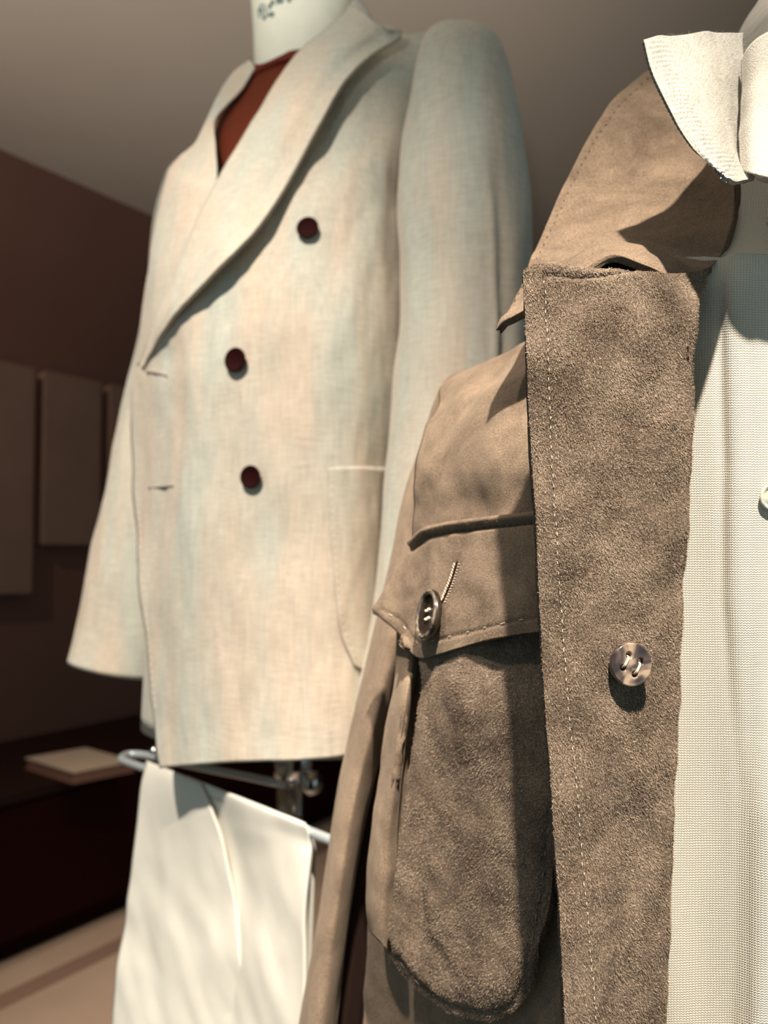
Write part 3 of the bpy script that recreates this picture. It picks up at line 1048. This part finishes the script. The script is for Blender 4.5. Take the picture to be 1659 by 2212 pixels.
def kdisp(px, py, G):
    e = px - edge_x(py)
    fade = np.clip((1750 - py) / 700, 0.25, 1)
    step = 0.0042 / (1 + np.exp(-(e - 6) / 8.0)) * fade
    groove = -0.0010 * np.exp(-((e + 6) / 14.0) ** 2) * fade
    wv = 0.003 * fbm(G, 30, 10, 6, 2.0, 2)
    fold = 0.006 * np.exp(-((px - (1690 - (py - 1500) * 0.06)) / 40.0) ** 2) * np.clip((py - 1450) / 300, 0, 1)
    return step + groove + wv + fold


kpx = [1380, 1440, 1490, 1530, 1560, 1590, 1620, 1660, 1720, 1800, 1900, 2000, 2100]
KB = patch('body', [[(x, y + (0.02 * (x - 1560) if y < 700 else 0), float(kbase(x)) + (0.004 if y < 620 else 0)) for x in kpx] for y in (556, 640, 800, 1000, 1200, 1450, 1700, 1950, 2200, 2450)], M_knit, kn, 260, 220, 0.002, kdisp)
sx0 = [0.0, 0.10, 0.22, 0.36, 0.52, 0.7, 1.0]


def stand_row(y, l, r, dl, dr_):
    return [(l + (r - l) * t, y + 6 * t, dl + (dr_ - dl) * math.sin(math.pi / 2 * t)) for t in sx0]


patch('collar_stand', [stand_row(360, 1588, 1960, 0.462, 0.415), stand_row(420, 1580, 1960, 0.458, 0.413), stand_row(480, 1569, 1960, 0.453, 0.411), stand_row(525, 1545, 1960, 0.446, 0.410), stand_row(556, 1516, 1960, 0.438, 0.408), stand_row(574, 1508, 1960, 0.434, 0.408)], M_knit, kn, 80, 40, 0.002, lambda px, py, G: 0.0016 * np.exp(-((py - 566 - (px - 1500) * 0.0) / 9.0) ** 2))


def kc(px, py, G):
    return 0.0012 * fbm(G, 40, 40, 40, 6.0, 2)


def kleaf(px, py, G):
    ex = np.interp(py, [80, 138, 196, 258, 314, 360], [1389, 1403, 1427, 1456, 1492, 1536])
    e = px - ex
    rib = np.sin((py + 0.35 * e - 0.004 * e ** 2) * 2 * math.pi / 9.5)
    return kc(px, py, G) + 0.00030 * rib * np.exp(-((e - 30) / 26.0) ** 2)


KC = patch('collar_leaf', [
    [(1389, 90, .424), (1430, 79, .426), (1480, 73, .430), (1522, 66, .435), (1545, 70, .442), (1580, 70, .448), (1608, 70, .453)],
    [(1403, 138, .416), (1447, 132, .416), (1492, 128, .421), (1530, 126, .428), (1556, 128, .436), (1582, 131, .443), (1606, 135, .449)],
    [(1427, 196, .405), (1466, 194, .404), (1506, 192, .409), (1538, 192, .417), (1562, 194, .427), (1584, 196, .436), (1604, 198, .444)],
    [(1456, 258, .394), (1490, 258, .392), (1521, 258, .397), (1548, 260, .405), (1567, 262, .416), (1585, 264, .426), (1603, 266, .436)],
    [(1492, 314, .383), (1518, 318, .380), (1542, 321, .383), (1562, 324, .391), (1577, 326, .401), (1591, 328, .412), (1605, 330, .424)],
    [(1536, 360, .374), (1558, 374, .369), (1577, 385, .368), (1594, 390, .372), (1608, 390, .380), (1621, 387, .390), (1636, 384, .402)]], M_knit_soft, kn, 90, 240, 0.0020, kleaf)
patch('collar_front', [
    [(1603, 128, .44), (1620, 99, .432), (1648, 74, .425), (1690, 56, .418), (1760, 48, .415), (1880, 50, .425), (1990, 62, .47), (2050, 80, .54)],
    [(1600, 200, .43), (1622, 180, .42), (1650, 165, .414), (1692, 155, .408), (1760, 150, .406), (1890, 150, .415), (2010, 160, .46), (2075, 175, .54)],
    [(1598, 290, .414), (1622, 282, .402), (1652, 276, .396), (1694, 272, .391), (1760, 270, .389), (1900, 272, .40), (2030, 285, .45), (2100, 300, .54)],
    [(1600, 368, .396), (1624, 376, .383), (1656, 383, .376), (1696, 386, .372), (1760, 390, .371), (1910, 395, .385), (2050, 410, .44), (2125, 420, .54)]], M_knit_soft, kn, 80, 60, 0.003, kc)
patch('shoulders', [
    [(1600, 470, .60), (1700, 440, .64), (1850, 430, .66), (2000, 450, .62), (2090, 480, .56)],
    [(1585, 520, .50), (1680, 500, .50), (1800, 495, .50), (1960, 505, .50), (2080, 530, .53)],
    [(1570, 562, .427), (1640, 560, .417), (1760, 560, .415), (1940, 562, .436), (2090, 566, .478)]], M_knit, kn, 60, 40, 0.002)
for lbl, px, py, rp in (('collar', 1680, 482, 29), ('placket', 1674, 1074, 32)):
    p, n = KB.hit(px, py) if py > 600 else (P(px, py, 0.410), Vector((0.05, -1, 0.0)))
    M = frame_on(p + n * 0.0012, n)
    rad = rp * p.y / F
    b = lathe('button', [(r * rad, h * rad) for r, h in [(0.1, -0.12), (0.8, -0.12), (0.98, 0.02), (1.0, 0.14), (0.93, 0.25), (0.82, 0.24), (0.72, 0.12), (0.66, 0.11), (0.6, 0.14), (0.1, 0.12)]], M_pearl, kn, 48, M)
    for sx_ in (-1, 1):
        wire('thread', [M @ Vector((sx_ * 0.18 * rad, -0.22 * rad, 0.14 * rad)), M @ Vector((sx_ * 0.18 * rad, 0, 0.26 * rad)), M @ Vector((sx_ * 0.18 * rad, 0.22 * rad, 0.14 * rad))], 0.0004, M_thread, b, 6, 3)

# ------------------------------------------------------------------ suede jacket
sd = thing('suede_jacket', 'taupe suede jacket with wide collar and flapped chest pocket over the cream knit', 'jacket', P(1100, 2200, 0.5))


def Dc(px):
    return np.interp(px, [760, 800, 850, 900, 950, 1000, 1050, 1100, 1150, 1200, 1300, 1400, 1460], [.565, .558, .545, .525, .502, .481, .463, .447, .434, .424, .410, .402, .400])


def Dp(px):
    return np.interp(px, [795, 830, 900, 1000, 1100, 1170, 1230], [.512, .505, .489, .456, .430, .413, .402])


def seg_dist(px, py, line):
    best = np.full(px.shape, 1e9)
    for (x0, y0), (x1, y1) in zip(line[:-1], line[1:]):
        dx, dy = x1 - x0, y1 - y0
        t = np.clip(((px - x0) * dx + (py - y0) * dy) / (dx * dx + dy * dy), 0, 1)
        best = np.minimum(best, np.hypot(px - x0 - t * dx, py - y0 - t * dy))
    return best


def sw(amp, seed, seams=(), gd=0.0007, gw=5.0):
    def f(px, py, G):
        d = amp * fbm(G, 22, 22, 22, seed, 3)
        for s in seams:
            d = d - gd * np.exp(-(seg_dist(px, py, s) / gw) ** 2)
        return d
    return f


# chest
cols = 9


def chest_row(y, xl, xr=1440, dl=None, drop=0.0):
    out = []
    for k in range(cols):
        t = k / (cols - 1)
        x = xl + (xr - xl) * t
        out.append((x, y + drop * (1 - t), float(Dc(x)) if dl is None else dl[0] + (dl[1] - dl[0]) * t ** 0.8))
    return out


CH = patch('front_panel', [
    [(1060, 850, .70), (1095, 830, .68), (1130, 810, .66), (1175, 790, .64), (1220, 770, .62), (1265, 750, .60), (1310, 735, .58), (1360, 720, .56), (1420, 710, .54)],
    [(976, 822, .598), (1008, 801, .578), (1045, 781, .558), (1090, 762, .54), (1135, 740, .522), (1185, 718, .505), (1240, 695, .488), (1300, 675, .47), (1400, 650, .45)],
    [(943, 876, .560), (987, 850, .533), (1035, 832, .508), (1085, 818, .487), (1135, 805, .47), (1190, 792, .455), (1250, 780, .44), (1320, 765, .425), (1420, 750, .41)],
    [(922, 925, .535), (972, 915, .51), (1025, 908, .486), (1078, 902, .466), (1132, 896, .45), (1190, 890, .436), (1255, 885, .424), (1330, 880, .414), (1430, 875, .404)],
    chest_row(1010, 901), chest_row(1100, 894), chest_row(1200, 884), chest_row(1330, 872), chest_row(1500, 845), chest_row(1700, 812), chest_row(1900, 797), chest_row(2040, 795), chest_row(2212, 784), chest_row(2450, 770)],
    M_suede, sd, 110, 180, 0.0022, sw(0.0034, 1.3))
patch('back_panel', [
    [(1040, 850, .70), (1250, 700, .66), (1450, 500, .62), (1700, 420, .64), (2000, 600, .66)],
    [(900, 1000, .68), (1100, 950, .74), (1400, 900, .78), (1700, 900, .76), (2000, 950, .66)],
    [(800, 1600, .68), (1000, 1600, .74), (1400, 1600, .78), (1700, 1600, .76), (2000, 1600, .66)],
    [(700, 2450, .68), (900, 2450, .74), (1400, 2450, .78), (1700, 2450, .76), (2000, 2450, .66)]], M_suede_shade, sd, 30, 40, 0.002)  # real back, coloured dark to paint the shade in the sleeve gap
tube_sec('sleeve', [
    (1000, 806, 1015, 802, .625, .006), (958, 824, 1035, 830, .625, .03), (936, 870, 1060, 872, .628, .045), (919, 925, 1065, 925, .635, .05), (904, 980, 1050, 980, .64, .05), (879, 1047, 1035, 1047, .64, .05), (864, 1101, 1015, 1101, .64, .05), (849, 1173, 975, 1173, .64, .05), (818, 1320, 910, 1320, .64, .05),
    (800, 1400, 882, 1400, .64, .05), (762, 1560, 836, 1560, .64, .05), (732, 1700, 802, 1700, .64, .05), (700, 1900, 768, 1900, .64, .05), (672, 2080, 741, 2080, .64, .05), (650, 2212, 722, 2212, .64, .05), (610, 2450, 682, 2450, .64, .05)],
    M_suede, sd, 72, 120, 0.002, 2.0, sl_wr(6.0, 0.003), cap_top=True)

patch('front_panel', [
    [(2030, 560, .50), (2120, 600, .52), (2220, 680, .56), (2300, 780, .62), (2340, 860, .70)],
    [(1960, 760, .43), (2060, 780, .45), (2170, 820, .49), (2280, 880, .56), (2350, 940, .66)],
    [(1930, 1200, .415), (2040, 1200, .44), (2160, 1200, .48), (2280, 1200, .55), (2350, 1200, .66)],
    [(1900, 1800, .41), (2020, 1800, .44), (2150, 1800, .48), (2280, 1800, .55), (2350, 1800, .66)],
    [(1880, 2450, .41), (2010, 2450, .44), (2150, 2450, .48), (2280, 2450, .55), (2350, 2450, .66)]], M_suede, sd, 40, 60, 0.0022, sw(0.003, 21.0))
# bellows pocket: side gusset and front
G_seam = [(800, 1992), (815, 2012), (838, 2036), (856, 2052)]
patch('pocket_gusset', [
    [(862, 1350, .552), (874, 1355, .545), (888, 1360, .538), (902, 1365, .534), (916, 1370, .534)],
    [(852, 1420, .540), (864, 1425, .530), (878, 1430, .520), (892, 1436, .516), (906, 1442, .520)],
    [(844, 1500, .535), (856, 1500, .520), (868, 1505, .508), (880, 1510, .504), (893, 1515, .516)],
    [(820, 1670, .535), (834, 1670, .520), (846, 1675, .508), (858, 1680, .504), (870, 1685, .516)],
    [(806, 1780, .532), (818, 1780, .518), (830, 1785, .508), (844, 1790, .506), (858, 1795, .516)],
    [(796, 1900, .530), (808, 1900, .515), (822, 1905, .508), (838, 1910, .508), (854, 1915, .516)],
    [(791, 1965, .528), (804, 1970, .514), (818, 1980, .508), (834, 1990, .508), (850, 1995, .516)],
    [(797, 2008, .526), (808, 2022, .514), (820, 2036, .509), (834, 2050, .509), (850, 2066, .516)]], M_suede, sd, 30, 90, 0.0022, sw(0.002, 4.0))
PK_seam = [(858, 2066), (880, 2096), (920, 2140), (975, 2170), (1030, 2184), (1075, 2182), (1112, 2158), (1135, 2110), (1150, 2040), (1160, 1975), (1172, 1900), (1180, 1830), (1192, 1740)]


def pk_disp(px, py, G):
    d = 0.0024 * fbm(G, 24, 24, 24, 7.7, 3)
    d = d - 0.0012 * np.exp(-(seg_dist(px, py, PK_seam) / 7.0) ** 2)
    d = d + 0.004 * np.exp(-((px - (1030 - (py - 1500) * 0.05)) / 70.0) ** 2) * np.clip((1650 - py) / 200, 0, 1)
    d = d - 0.0035 * np.exp(-((px - (905 - (py - 1900) * 0.05)) / 14.0) ** 2) * np.exp(-((py - 1960) / 90.0) ** 2)
    return d


def prow(xs, ys, off=0.0):
    return [(x, y, float(Dp(x)) + off) for x, y in zip(xs, ys)]


PK = patch('pocket_front', [
    prow((902, 950, 1000, 1055, 1110, 1165, 1225), (1385, 1378, 1372, 1366, 1360, 1355, 1350), 0.012),
    prow((908, 955, 1005, 1060, 1115, 1170, 1226), (1450, 1445, 1440, 1435, 1430, 1425, 1420), 0.006),
    prow((899, 950, 1005, 1060, 1120, 1175, 1225), (1545, 1540, 1535, 1530, 1525, 1520, 1515)),
    prow((878, 930, 990, 1050, 1112, 1170, 1214), (1700, 1700, 1700, 1700, 1700, 1700, 1700), -0.002),
    prow((857, 908, 968, 1032, 1095, 1152, 1194), (1885, 1882, 1880, 1880, 1880, 1876, 1872), -0.002),
    prow((839, 890, 960, 1030, 1090, 1140, 1174), (2005, 2015, 2025, 2030, 2025, 2012, 2000)),
    prow((846, 890, 955, 1030, 1090, 1134, 1164), (2040, 2090, 2130, 2145, 2130, 2095, 2050), 0.002),
    prow((850, 884, 945, 1035, 1097, 1136, 1158), (2072, 2122, 2172, 2205, 2192, 2150, 2088), 0.008)], M_suede_long, sd, 130, 200, 0.0035, pk_disp)

# pocket flap with its rolled top seam
FL_top = [(886, 1186), (920, 1160), (962, 1149), (1060, 1137), (1160, 1128), (1260, 1122)]
FL_bot = [(828, 1318), (862, 1340), (905, 1392), (960, 1378), (1040, 1357), (1110, 1340), (1180, 1332)]


def fl_disp(px, py, G):
    d = 0.0022 * fbm(G, 26, 26, 26, 3.1, 3)
    s = seg_dist(px, py, FL_top)
    above = py < np.interp(px, [p[0] for p in FL_top], [p[1] for p in FL_top])
    d = d - 0.0022 * np.exp(-(s / 6.0) ** 2) + np.where(above, 0.0022 * np.exp(-((s - 12) / 9.0) ** 2), 0)
    d = d - 0.0006 * np.exp(-(seg_dist(px, py, FL_bot) / 5.0) ** 2)
    return d


def frow(pts):
    return [(x, y, float(Dc(x)) - e) for x, y, e in pts]


FLP = patch('pocket_flap', [
    frow([(884, 1168, .002), (900, 1154, .004), (922, 1140, .005), (950, 1132, .006), (985, 1127, .006), (1035, 1121, .007), (1095, 1114, .007), (1160, 1107, .008), (1260, 1098, .010)]),
    frow([(881, 1188, .004), (898, 1175, .006), (922, 1162, .007), (950, 1153, .008), (987, 1148, .009), (1037, 1142, .010), (1097, 1136, .010), (1162, 1130, .011), (1260, 1122, .012)]),
    frow([(858, 1228, .006), (880, 1225, .011), (906, 1222, .014), (938, 1222, .015), (980, 1215, .016), (1033, 1208, .016), (1096, 1202, .016), (1165, 1198, .016), (1260, 1195, .015)]),
    frow([(826, 1285, .008), (850, 1292, .016), (878, 1306, .021), (912, 1320, .023), (962, 1308, .023), (1024, 1295, .022), (1095, 1285, .021), (1170, 1280, .020), (1260, 1275, .018)]),
    frow([(808, 1310, .008), (832, 1328, .017), (858, 1352, .024), (894, 1392, .027), (950, 1378, .027), (1020, 1358, .026), (1095, 1342, .025), (1172, 1335, .023), (1260, 1330, .020)]),
    frow([(807, 1326, .007), (834, 1342, .017), (866, 1374, .025), (905, 1420, .029), (955, 1409, .029), (1022, 1388, .028), (1095, 1373, .026), (1175, 1362, .024), (1260, 1355, .021)])],
    M_suede, sd, 130, 110, 0.0036, fl_disp)

# collar
CO_seam = [(1405, 165), (1340, 225), (1283, 305), (1232, 405), (1186, 505), (1150, 580), (1110, 655)]


def co_disp(px, py, G):
    d = 0.0025 * fbm(G, 26, 26, 26, 8.8, 3)
    s = seg_dist(px, py, CO_seam)
    return d - 0.0010 * np.exp(-(s / 6.0) ** 2) + 0.0012 * np.exp(-((s - 45) / 14.0) ** 2)


CO = patch('collar', [
    [(1440, 125, .575), (1465, 146, .56), (1490, 172, .545), (1515, 205, .525), (1545, 245, .505)],
    [(1398, 148, .567), (1434, 182, .552), (1472, 222, .535), (1512, 265, .51), (1565, 315, .475)],
    [(1337, 202, .553), (1392, 245, .538), (1450, 290, .520), (1512, 335, .495), (1585, 382, .458)],
    [(1276, 285, .534), (1342, 325, .522), (1420, 366, .505), (1502, 406, .482), (1588, 448, .450)],
    [(1220, 395, .512), (1300, 425, .504), (1390, 450, .490), (1482, 475, .468), (1575, 503, .440)],
    [(1172, 505, .488), (1262, 512, .477), (1360, 522, .462), (1457, 540, .445), (1545, 562, .427)],
    [(1124, 612, .463), (1200, 575, .452), (1292, 530, .440), (1385, 542, .432), (1512, 585, .421)],
    [(1071, 715, .444), (1140, 657, .430), (1236, 598, .418), (1330, 557, .414), (1492, 622, .416)]], M_suede, sd, 100, 130, 0.0034, co_disp)

patch('collar_gap_shade', [  # dark sheet added behind the collar slit, standing in for shade
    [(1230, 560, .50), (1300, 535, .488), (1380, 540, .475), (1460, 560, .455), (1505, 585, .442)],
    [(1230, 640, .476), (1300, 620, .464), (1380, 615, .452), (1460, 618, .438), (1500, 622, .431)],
    [(1230, 720, .450), (1300, 700, .436), (1380, 690, .426), (1460, 685, .420), (1490, 680, .418)]], M_suede_shade, sd, 24, 24, 0.0015)

# lapel: turned-out front edge, rolling back under itself at the fold
LA_seam = [(1176, 600), (1180, 700), (1187, 850), (1192, 1000), (1205, 1200), (1218, 1400), (1230, 1550), (1245, 1700), (1258, 1850), (1270, 2000), (1280, 2120), (1290, 2230)]
LA_top = [(1180, 592), (1240, 596), (1300, 594), (1366, 583)]


def la_disp(px, py, G):
    d = 0.0020 * fbm(G, 30, 30, 30, 2.2, 3)
    d = d - 0.0011 * np.exp(-(seg_dist(px, py, LA_seam) / 6.0) ** 2)
    d = d - 0.0012 * np.exp(-(seg_dist(px, py, LA_top) / 6.0) ** 2)
    d = d - 0.0018 * np.exp(-((px - 1250) / 50.0) ** 2 - ((py - 640) / 40.0) ** 2)
    return d


def larow(y, xl, xr, dl, dr_, ylift=(0, 0, 0, 0, 0, 0, 0)):
    ts = (0, 0.18, 0.4, 0.62, 0.82, 0.94, 1.0)
    r = [(xl + (xr - xl) * t, y + ylift[k], dl + (dr_ - dl) * t ** 1.6) for k, t in enumerate(ts)]
    r += [(xr - 6, y, dr_ + 0.008), (xr - 50, y, dr_ + 0.020)]
    return r


LA = patch('lapel', [
    [(1138, 575, .378), (1165, 567, .378), (1240, 570, .380), (1320, 577, .383), (1385, 585, .388), (1450, 588, .397), (1512, 590, .414), (1506, 598, .424), (1460, 605, .434)],
    [(1130, 590, .376), (1165, 585, .376), (1240, 588, .378), (1320, 594, .381), (1392, 602, .385), (1455, 608, .393), (1513, 614, .408), (1506, 628, .418), (1460, 630, .428)],
    larow(680, 1134, 1508, .374, .393), larow(850, 1141, 1499, .372, .392), larow(1000, 1150, 1491, .370, .391), larow(1200, 1160, 1480, .368, .390),
    larow(1400, 1170, 1472, .366, .388), larow(1600, 1183, 1462, .363, .386), larow(1800, 1197, 1453, .360, .384), larow(2000, 1210, 1444, .357, .382), larow(2212, 1219, 1435, .354, .380), larow(2420, 1226, 1427, .351, .378)],
    M_suede_long, sd, 150, 330, 0.0030, la_disp)

# ---- stitches: one small mesh, many copies
bm = bmesh.new()
bmesh.ops.create_icosphere(bm, subdivisions=1, radius=1.0)
ME_st = bpy.data.meshes.new('stitch')
bm.to_mesh(ME_st)
bm.free()
smooth(ME_st)
ME_sts = {}


def stitch_mesh(mat):
    if mat.name not in ME_sts:
        me = ME_st.copy()
        me.materials.append(mat)
        ME_sts[mat.name] = me
    return ME_sts[mat.name]


def stitches(sheet, line, gap, length, mat, width=0.00038, jit=0.0, lift=0.0002, skew=0.0):
    """lay stitches along a line on a cloth, gap and length in photograph pixels"""
    L = np.array(line, float)
    d = np.concatenate([[0], np.hypot(*np.diff(L, axis=0).T).cumsum()])
    s = gap / 2
    while s < d[-1]:
        x, y = np.interp(s, d, L[:, 0]), np.interp(s, d, L[:, 1])
        x2, y2 = np.interp(s + 3, d, L[:, 0]), np.interp(s + 3, d, L[:, 1])
        x0, y0 = np.interp(s - 3, d, L[:, 0]), np.interp(s - 3, d, L[:, 1])
        p, n = sheet.hit(x + random.uniform(-jit, jit), y)
        a, _ = sheet.hit(x0, y0)
        b, _ = sheet.hit(x2, y2)
        t = (b - a).normalized()
        if skew:
            t = (t + t.cross(n) * skew).normalized()
        side = n.cross(t).normalized()
        n2 = t.cross(side)
        ln = length * p.y / F / 2 * random.uniform(0.8, 1.15)
        M = Matrix((t * ln, side * width, n2 * width)).transposed().to_4x4()
        M.translation = p + n * lift
        o = bpy.data.objects.new('stitch', stitch_mesh(mat))
        COL.objects.link(o)
        o.parent = sheet.o
        o.matrix_parent_inverse = Matrix.Identity(4)
        o.matrix_basis = M
        s += gap * random.uniform(0.93, 1.07)


stitches(FP, FP_edge, 15, 8, M_thread_pale, 0.0006, 0.5, 0.0002)
stitches(PKT, PKT_edge, 17, 9, M_thread_pale, 0.0006, 0.5, 0.0002)
stitches(LA, LA_seam, 21, 10, M_thread, 0.00022, 2.0, 0.00065)
stitches(LA, LA_top, 17, 8, M_thread_dull, 0.00022, 1.5, 0.0005)
stitches(PK, PK_seam, 46, 18, M_thread_dull, 0.00034, 1.0, 0.0006)
stitches(FLP, FL_top[1:], 15, 8, M_thread_brown, 0.00034, 0.5, 0.0004)
stitches(FLP, FL_bot, 40, 17, M_thread, 0.00026, 1.0, 0.0005)
stitches(CO, CO_seam, 17, 9, M_thread_brown, 0.00034, 1.0, 0.0003)

# ---- flap button and its hand-worked buttonhole
p, n = FLP.hit(944, 1332)
n = (n + Vector((-0.22, 0, 0.12))).normalized()
Mb = frame_on(p + n * 0.0035, n, spin=0.3)
rad = 0.0135
fb = lathe('flap_button', [(r * rad, h * rad) for r, h in [(0.1, -0.14), (0.75, -0.14), (0.97, 0.0), (1.0, 0.12), (0.96, 0.22), (0.88, 0.25), (0.80, 0.20), (0.72, 0.13), (0.68, 0.12), (0.3, 0.115), (0.03, 0.115)]], M_horn, sd, 56, Mb)
fb['label'] = 'dark horn four-hole button'
lathe('button_rim', [(r * rad, h * rad) for r, h in [(0.965, 0.19), (0.985, 0.22), (0.95, 0.262), (0.89, 0.278), (0.83, 0.25), (0.79, 0.19)]], M_horn_rim, fb, 56, Mb, False)
for s1 in (-1, 1):
    for s2 in (-1, 1):
        c = Mb @ Vector((s1 * 0.12 * rad, s2 * 0.17 * rad, 0.13 * rad))
        lathe('thread', [(0.0002, -0.0006), (0.0013, 0.0), (0.0010, 0.0008), (0.0002, 0.0011)], M_thread, fb, 10, Matrix.Translation(c))
wire('button_shank', [p, p + n * 0.004], 0.003, M_thread_brown, fb, 10, 1)
for side in (-1, 1):
    stitches(FLP, [(988 + side * 5, 1216), (978 + side * 5, 1250), (962 + side * 5, 1290), (956 + side * 5, 1304)], 6.2, 9, M_thread, 0.00036, 0.4, 0.0003, 1.4 * side)
wire('buttonhole_slit', [FLP.hit(*q)[0] + FLP.hit(*q)[1] * 0.0003 for q in [(989, 1212), (978, 1250), (964, 1285), (956, 1302)]], 0.0005, M_btn_dark, FLP.o, 6, 4)

# ---- lapel button with four real holes


def pierced_button(name, rad, th, hole_r, hole_d, mat, parent, M, ang):
    cu = bpy.data.curves.new(name, 'CURVE')
    cu.dimensions = '2D'
    cu.fill_mode = 'BOTH'
    cu.extrude = th / 2
    cu.bevel_depth = th * 0.33
    cu.bevel_resolution = 3

    def circ(cx, cy, r, n):
        sp = cu.splines.new('POLY')
        sp.points.add(n - 1)
        for i in range(n):
            a = 2 * math.pi * i / n
            sp.points[i].co = (cx + r * math.cos(a), cy + r * math.sin(a), 0, 1)
        sp.use_cyclic_u = True
    circ(0, 0, rad - th * 0.33, 72)
    holes = []
    for k in range(4):
        a = ang + math.pi / 4 + k * math.pi / 2
        holes.append((hole_d * math.cos(a), hole_d * math.sin(a)))
        circ(*holes[-1], hole_r + th * 0.33, 24)
    tmp = bpy.data.objects.new('tmp', cu)
    COL.objects.link(tmp)
    dg = bpy.context.evaluated_depsgraph_get()
    me = bpy.data.meshes.new_from_object(tmp.evaluated_get(dg))
    bpy.data.objects.remove(tmp)
    me.name = name
    me.transform(M)
    me.materials.clear()
    smooth(me)
    o = new_obj(name, me, parent, mat)
    md = o.modifiers.new('edge', 'EDGE_SPLIT')
    md.split_angle = math.radians(40)
    return o, holes


p, n = LA.hit(1351, 1434)
n = (n * 0.5 + Vector((0.02, -0.98, 0.10)) * 0.5).normalized()
Ml = frame_on(p + n * 0.0042, n)
rad = 46.5 * (p.y - 0.004) / F
lb, holes = pierced_button('lapel_button', rad, 0.0019, 0.00125, rad * 0.46, M_shell, sd, Ml, math.radians(-29))
lb['label'] = 'smoky shell four-hole button with cream thread'
for a, b in ((1, 2), (0, 3)):
    ha, hb = Vector((*holes[a], 0)), Vector((*holes[b], 0))
    for off in (-0.00032, 0.0, 0.00032):
        s = (hb - ha).normalized().cross(Vector((0, 0, 1))) * off
        wire('thread', [Ml @ (ha + s + Vector((0, 0, -0.001))), Ml @ (ha * 0.85 + hb * 0.15 + s + Vector((0, 0, 0.0016))), Ml @ ((ha + hb) / 2 + s + Vector((0, 0, 0.0020))), Ml @ (ha * 0.15 + hb * 0.85 + s + Vector((0, 0, 0.0016))), Ml @ (hb + s + Vector((0, 0, -0.001)))], 0.00022, M_thread, lb, 6, 3)
wire('button_shank', [p, p + n * 0.003], 0.0016, M_thread_brown, lb, 10, 1)


# ---- the suede's nap: fine fibres standing on the cloth, too many to count
def nap(sheet, count, length, width, name='suede_nap', umax=1.0, mat=None, lean=(0.2, 0.0, -0.7), stand=0.55, spread=0.8):
    G, N = sheet.G, sheet.N
    nv, nu = G.shape[:2]
    nuu = int((nu - 1) * umax)
    e1 = G[:-1, 1:] - G[:-1, :-1]
    e2 = G[1:, :-1] - G[:-1, :-1]
    area = np.linalg.norm(np.cross(e1, e2), axis=-1)[:, :nuu]
    cdf = area.reshape(-1).cumsum()
    idx = np.searchsorted(cdf, rng.random(count) * cdf[-1])
    j, i = idx // nuu, idx % nuu
    a, b = rng.random(count)[:, None], rng.random(count)[:, None]
    base = (G[j, i] * (1 - a) + G[j, i + 1] * a) * (1 - b) + (G[j + 1, i] * (1 - a) + G[j + 1, i + 1] * a) * b
    nn = N[j, i]
    comb = np.array([noise.noise_vector(Vector(q * 55)) for q in base]) * 0.9
    d = nn * stand + np.array(lean) * 0.6 + comb + rng.normal(0, spread, (count, 3)) * 0.55
    d -= nn * np.minimum(0, (d * nn).sum(-1) - 0.12)[:, None]
    d /= np.linalg.norm(d, axis=1, keepdims=True)
    ln = length * rng.uniform(0.5, 1.3, count)[:, None]
    view = base - np.array([0, 0, CAMZ])
    side = np.cross(d, nn)
    side /= np.linalg.norm(side, axis=1, keepdims=True) + 1e-9
    w = width * rng.uniform(0.7, 1.3, count)[:, None]
    mid = base + d * ln * 0.5 + nn * ln * 0.05
    tip = base + d * ln - nn * ln * 0.06
    V = np.stack([base - side * w, base + side * w, mid + side * w * 0.8, mid - side * w * 0.8, tip], 1).reshape(-1, 3)
    k = np.arange(count)[:, None] * 5
    me = bpy.data.meshes.new(name)
    nvt = count * 5
    me.vertices.add(nvt)
    me.vertices.foreach_set('co', V.reshape(-1).astype(np.float32))
    lp = np.concatenate([k + np.array([0, 1, 2, 3]), k + np.array([3, 2, 4])], 1).reshape(-1)
    me.loops.add(len(lp))
    me.loops.foreach_set('vertex_index', lp.astype(np.int32))
    me.polygons.add(count * 2)
    st = (np.arange(count)[:, None] * 7 + np.array([0, 4])).reshape(-1)
    me.polygons.foreach_set('loop_start', st.astype(np.int32))
    me.update(calc_edges=True)
    me.validate()
    tone = np.repeat(np.clip(rng.normal(0.42, 0.24, count), 0, 1)[:, None], 5, 1) + np.array([-0.12, -0.12, 0.05, 0.05, 0.16])
    at = me.attributes.new('tone', 'FLOAT', 'POINT')
    at.data.foreach_set('value', tone.reshape(-1).astype(np.float32))
    o = new_obj(name, me, sheet.o, mat or M_suede_nap)
    o['kind'] = 'stuff'
    return o


nap(LA, 200000, 0.00105, 0.00008, umax=0.80, stand=0.45)
nap(PK, 130000, 0.00105, 0.00008, stand=0.45)
nap(FLP, 60000, 0.0006, 0.00005, stand=0.3)
nap(CO, 40000, 0.0006, 0.00005, stand=0.3)
nap(KC, 9000, 0.0022, 0.000025, 'wool_fuzz', mat=M_knit_soft, stand=0.8, lean=(0, 0, 0.1))
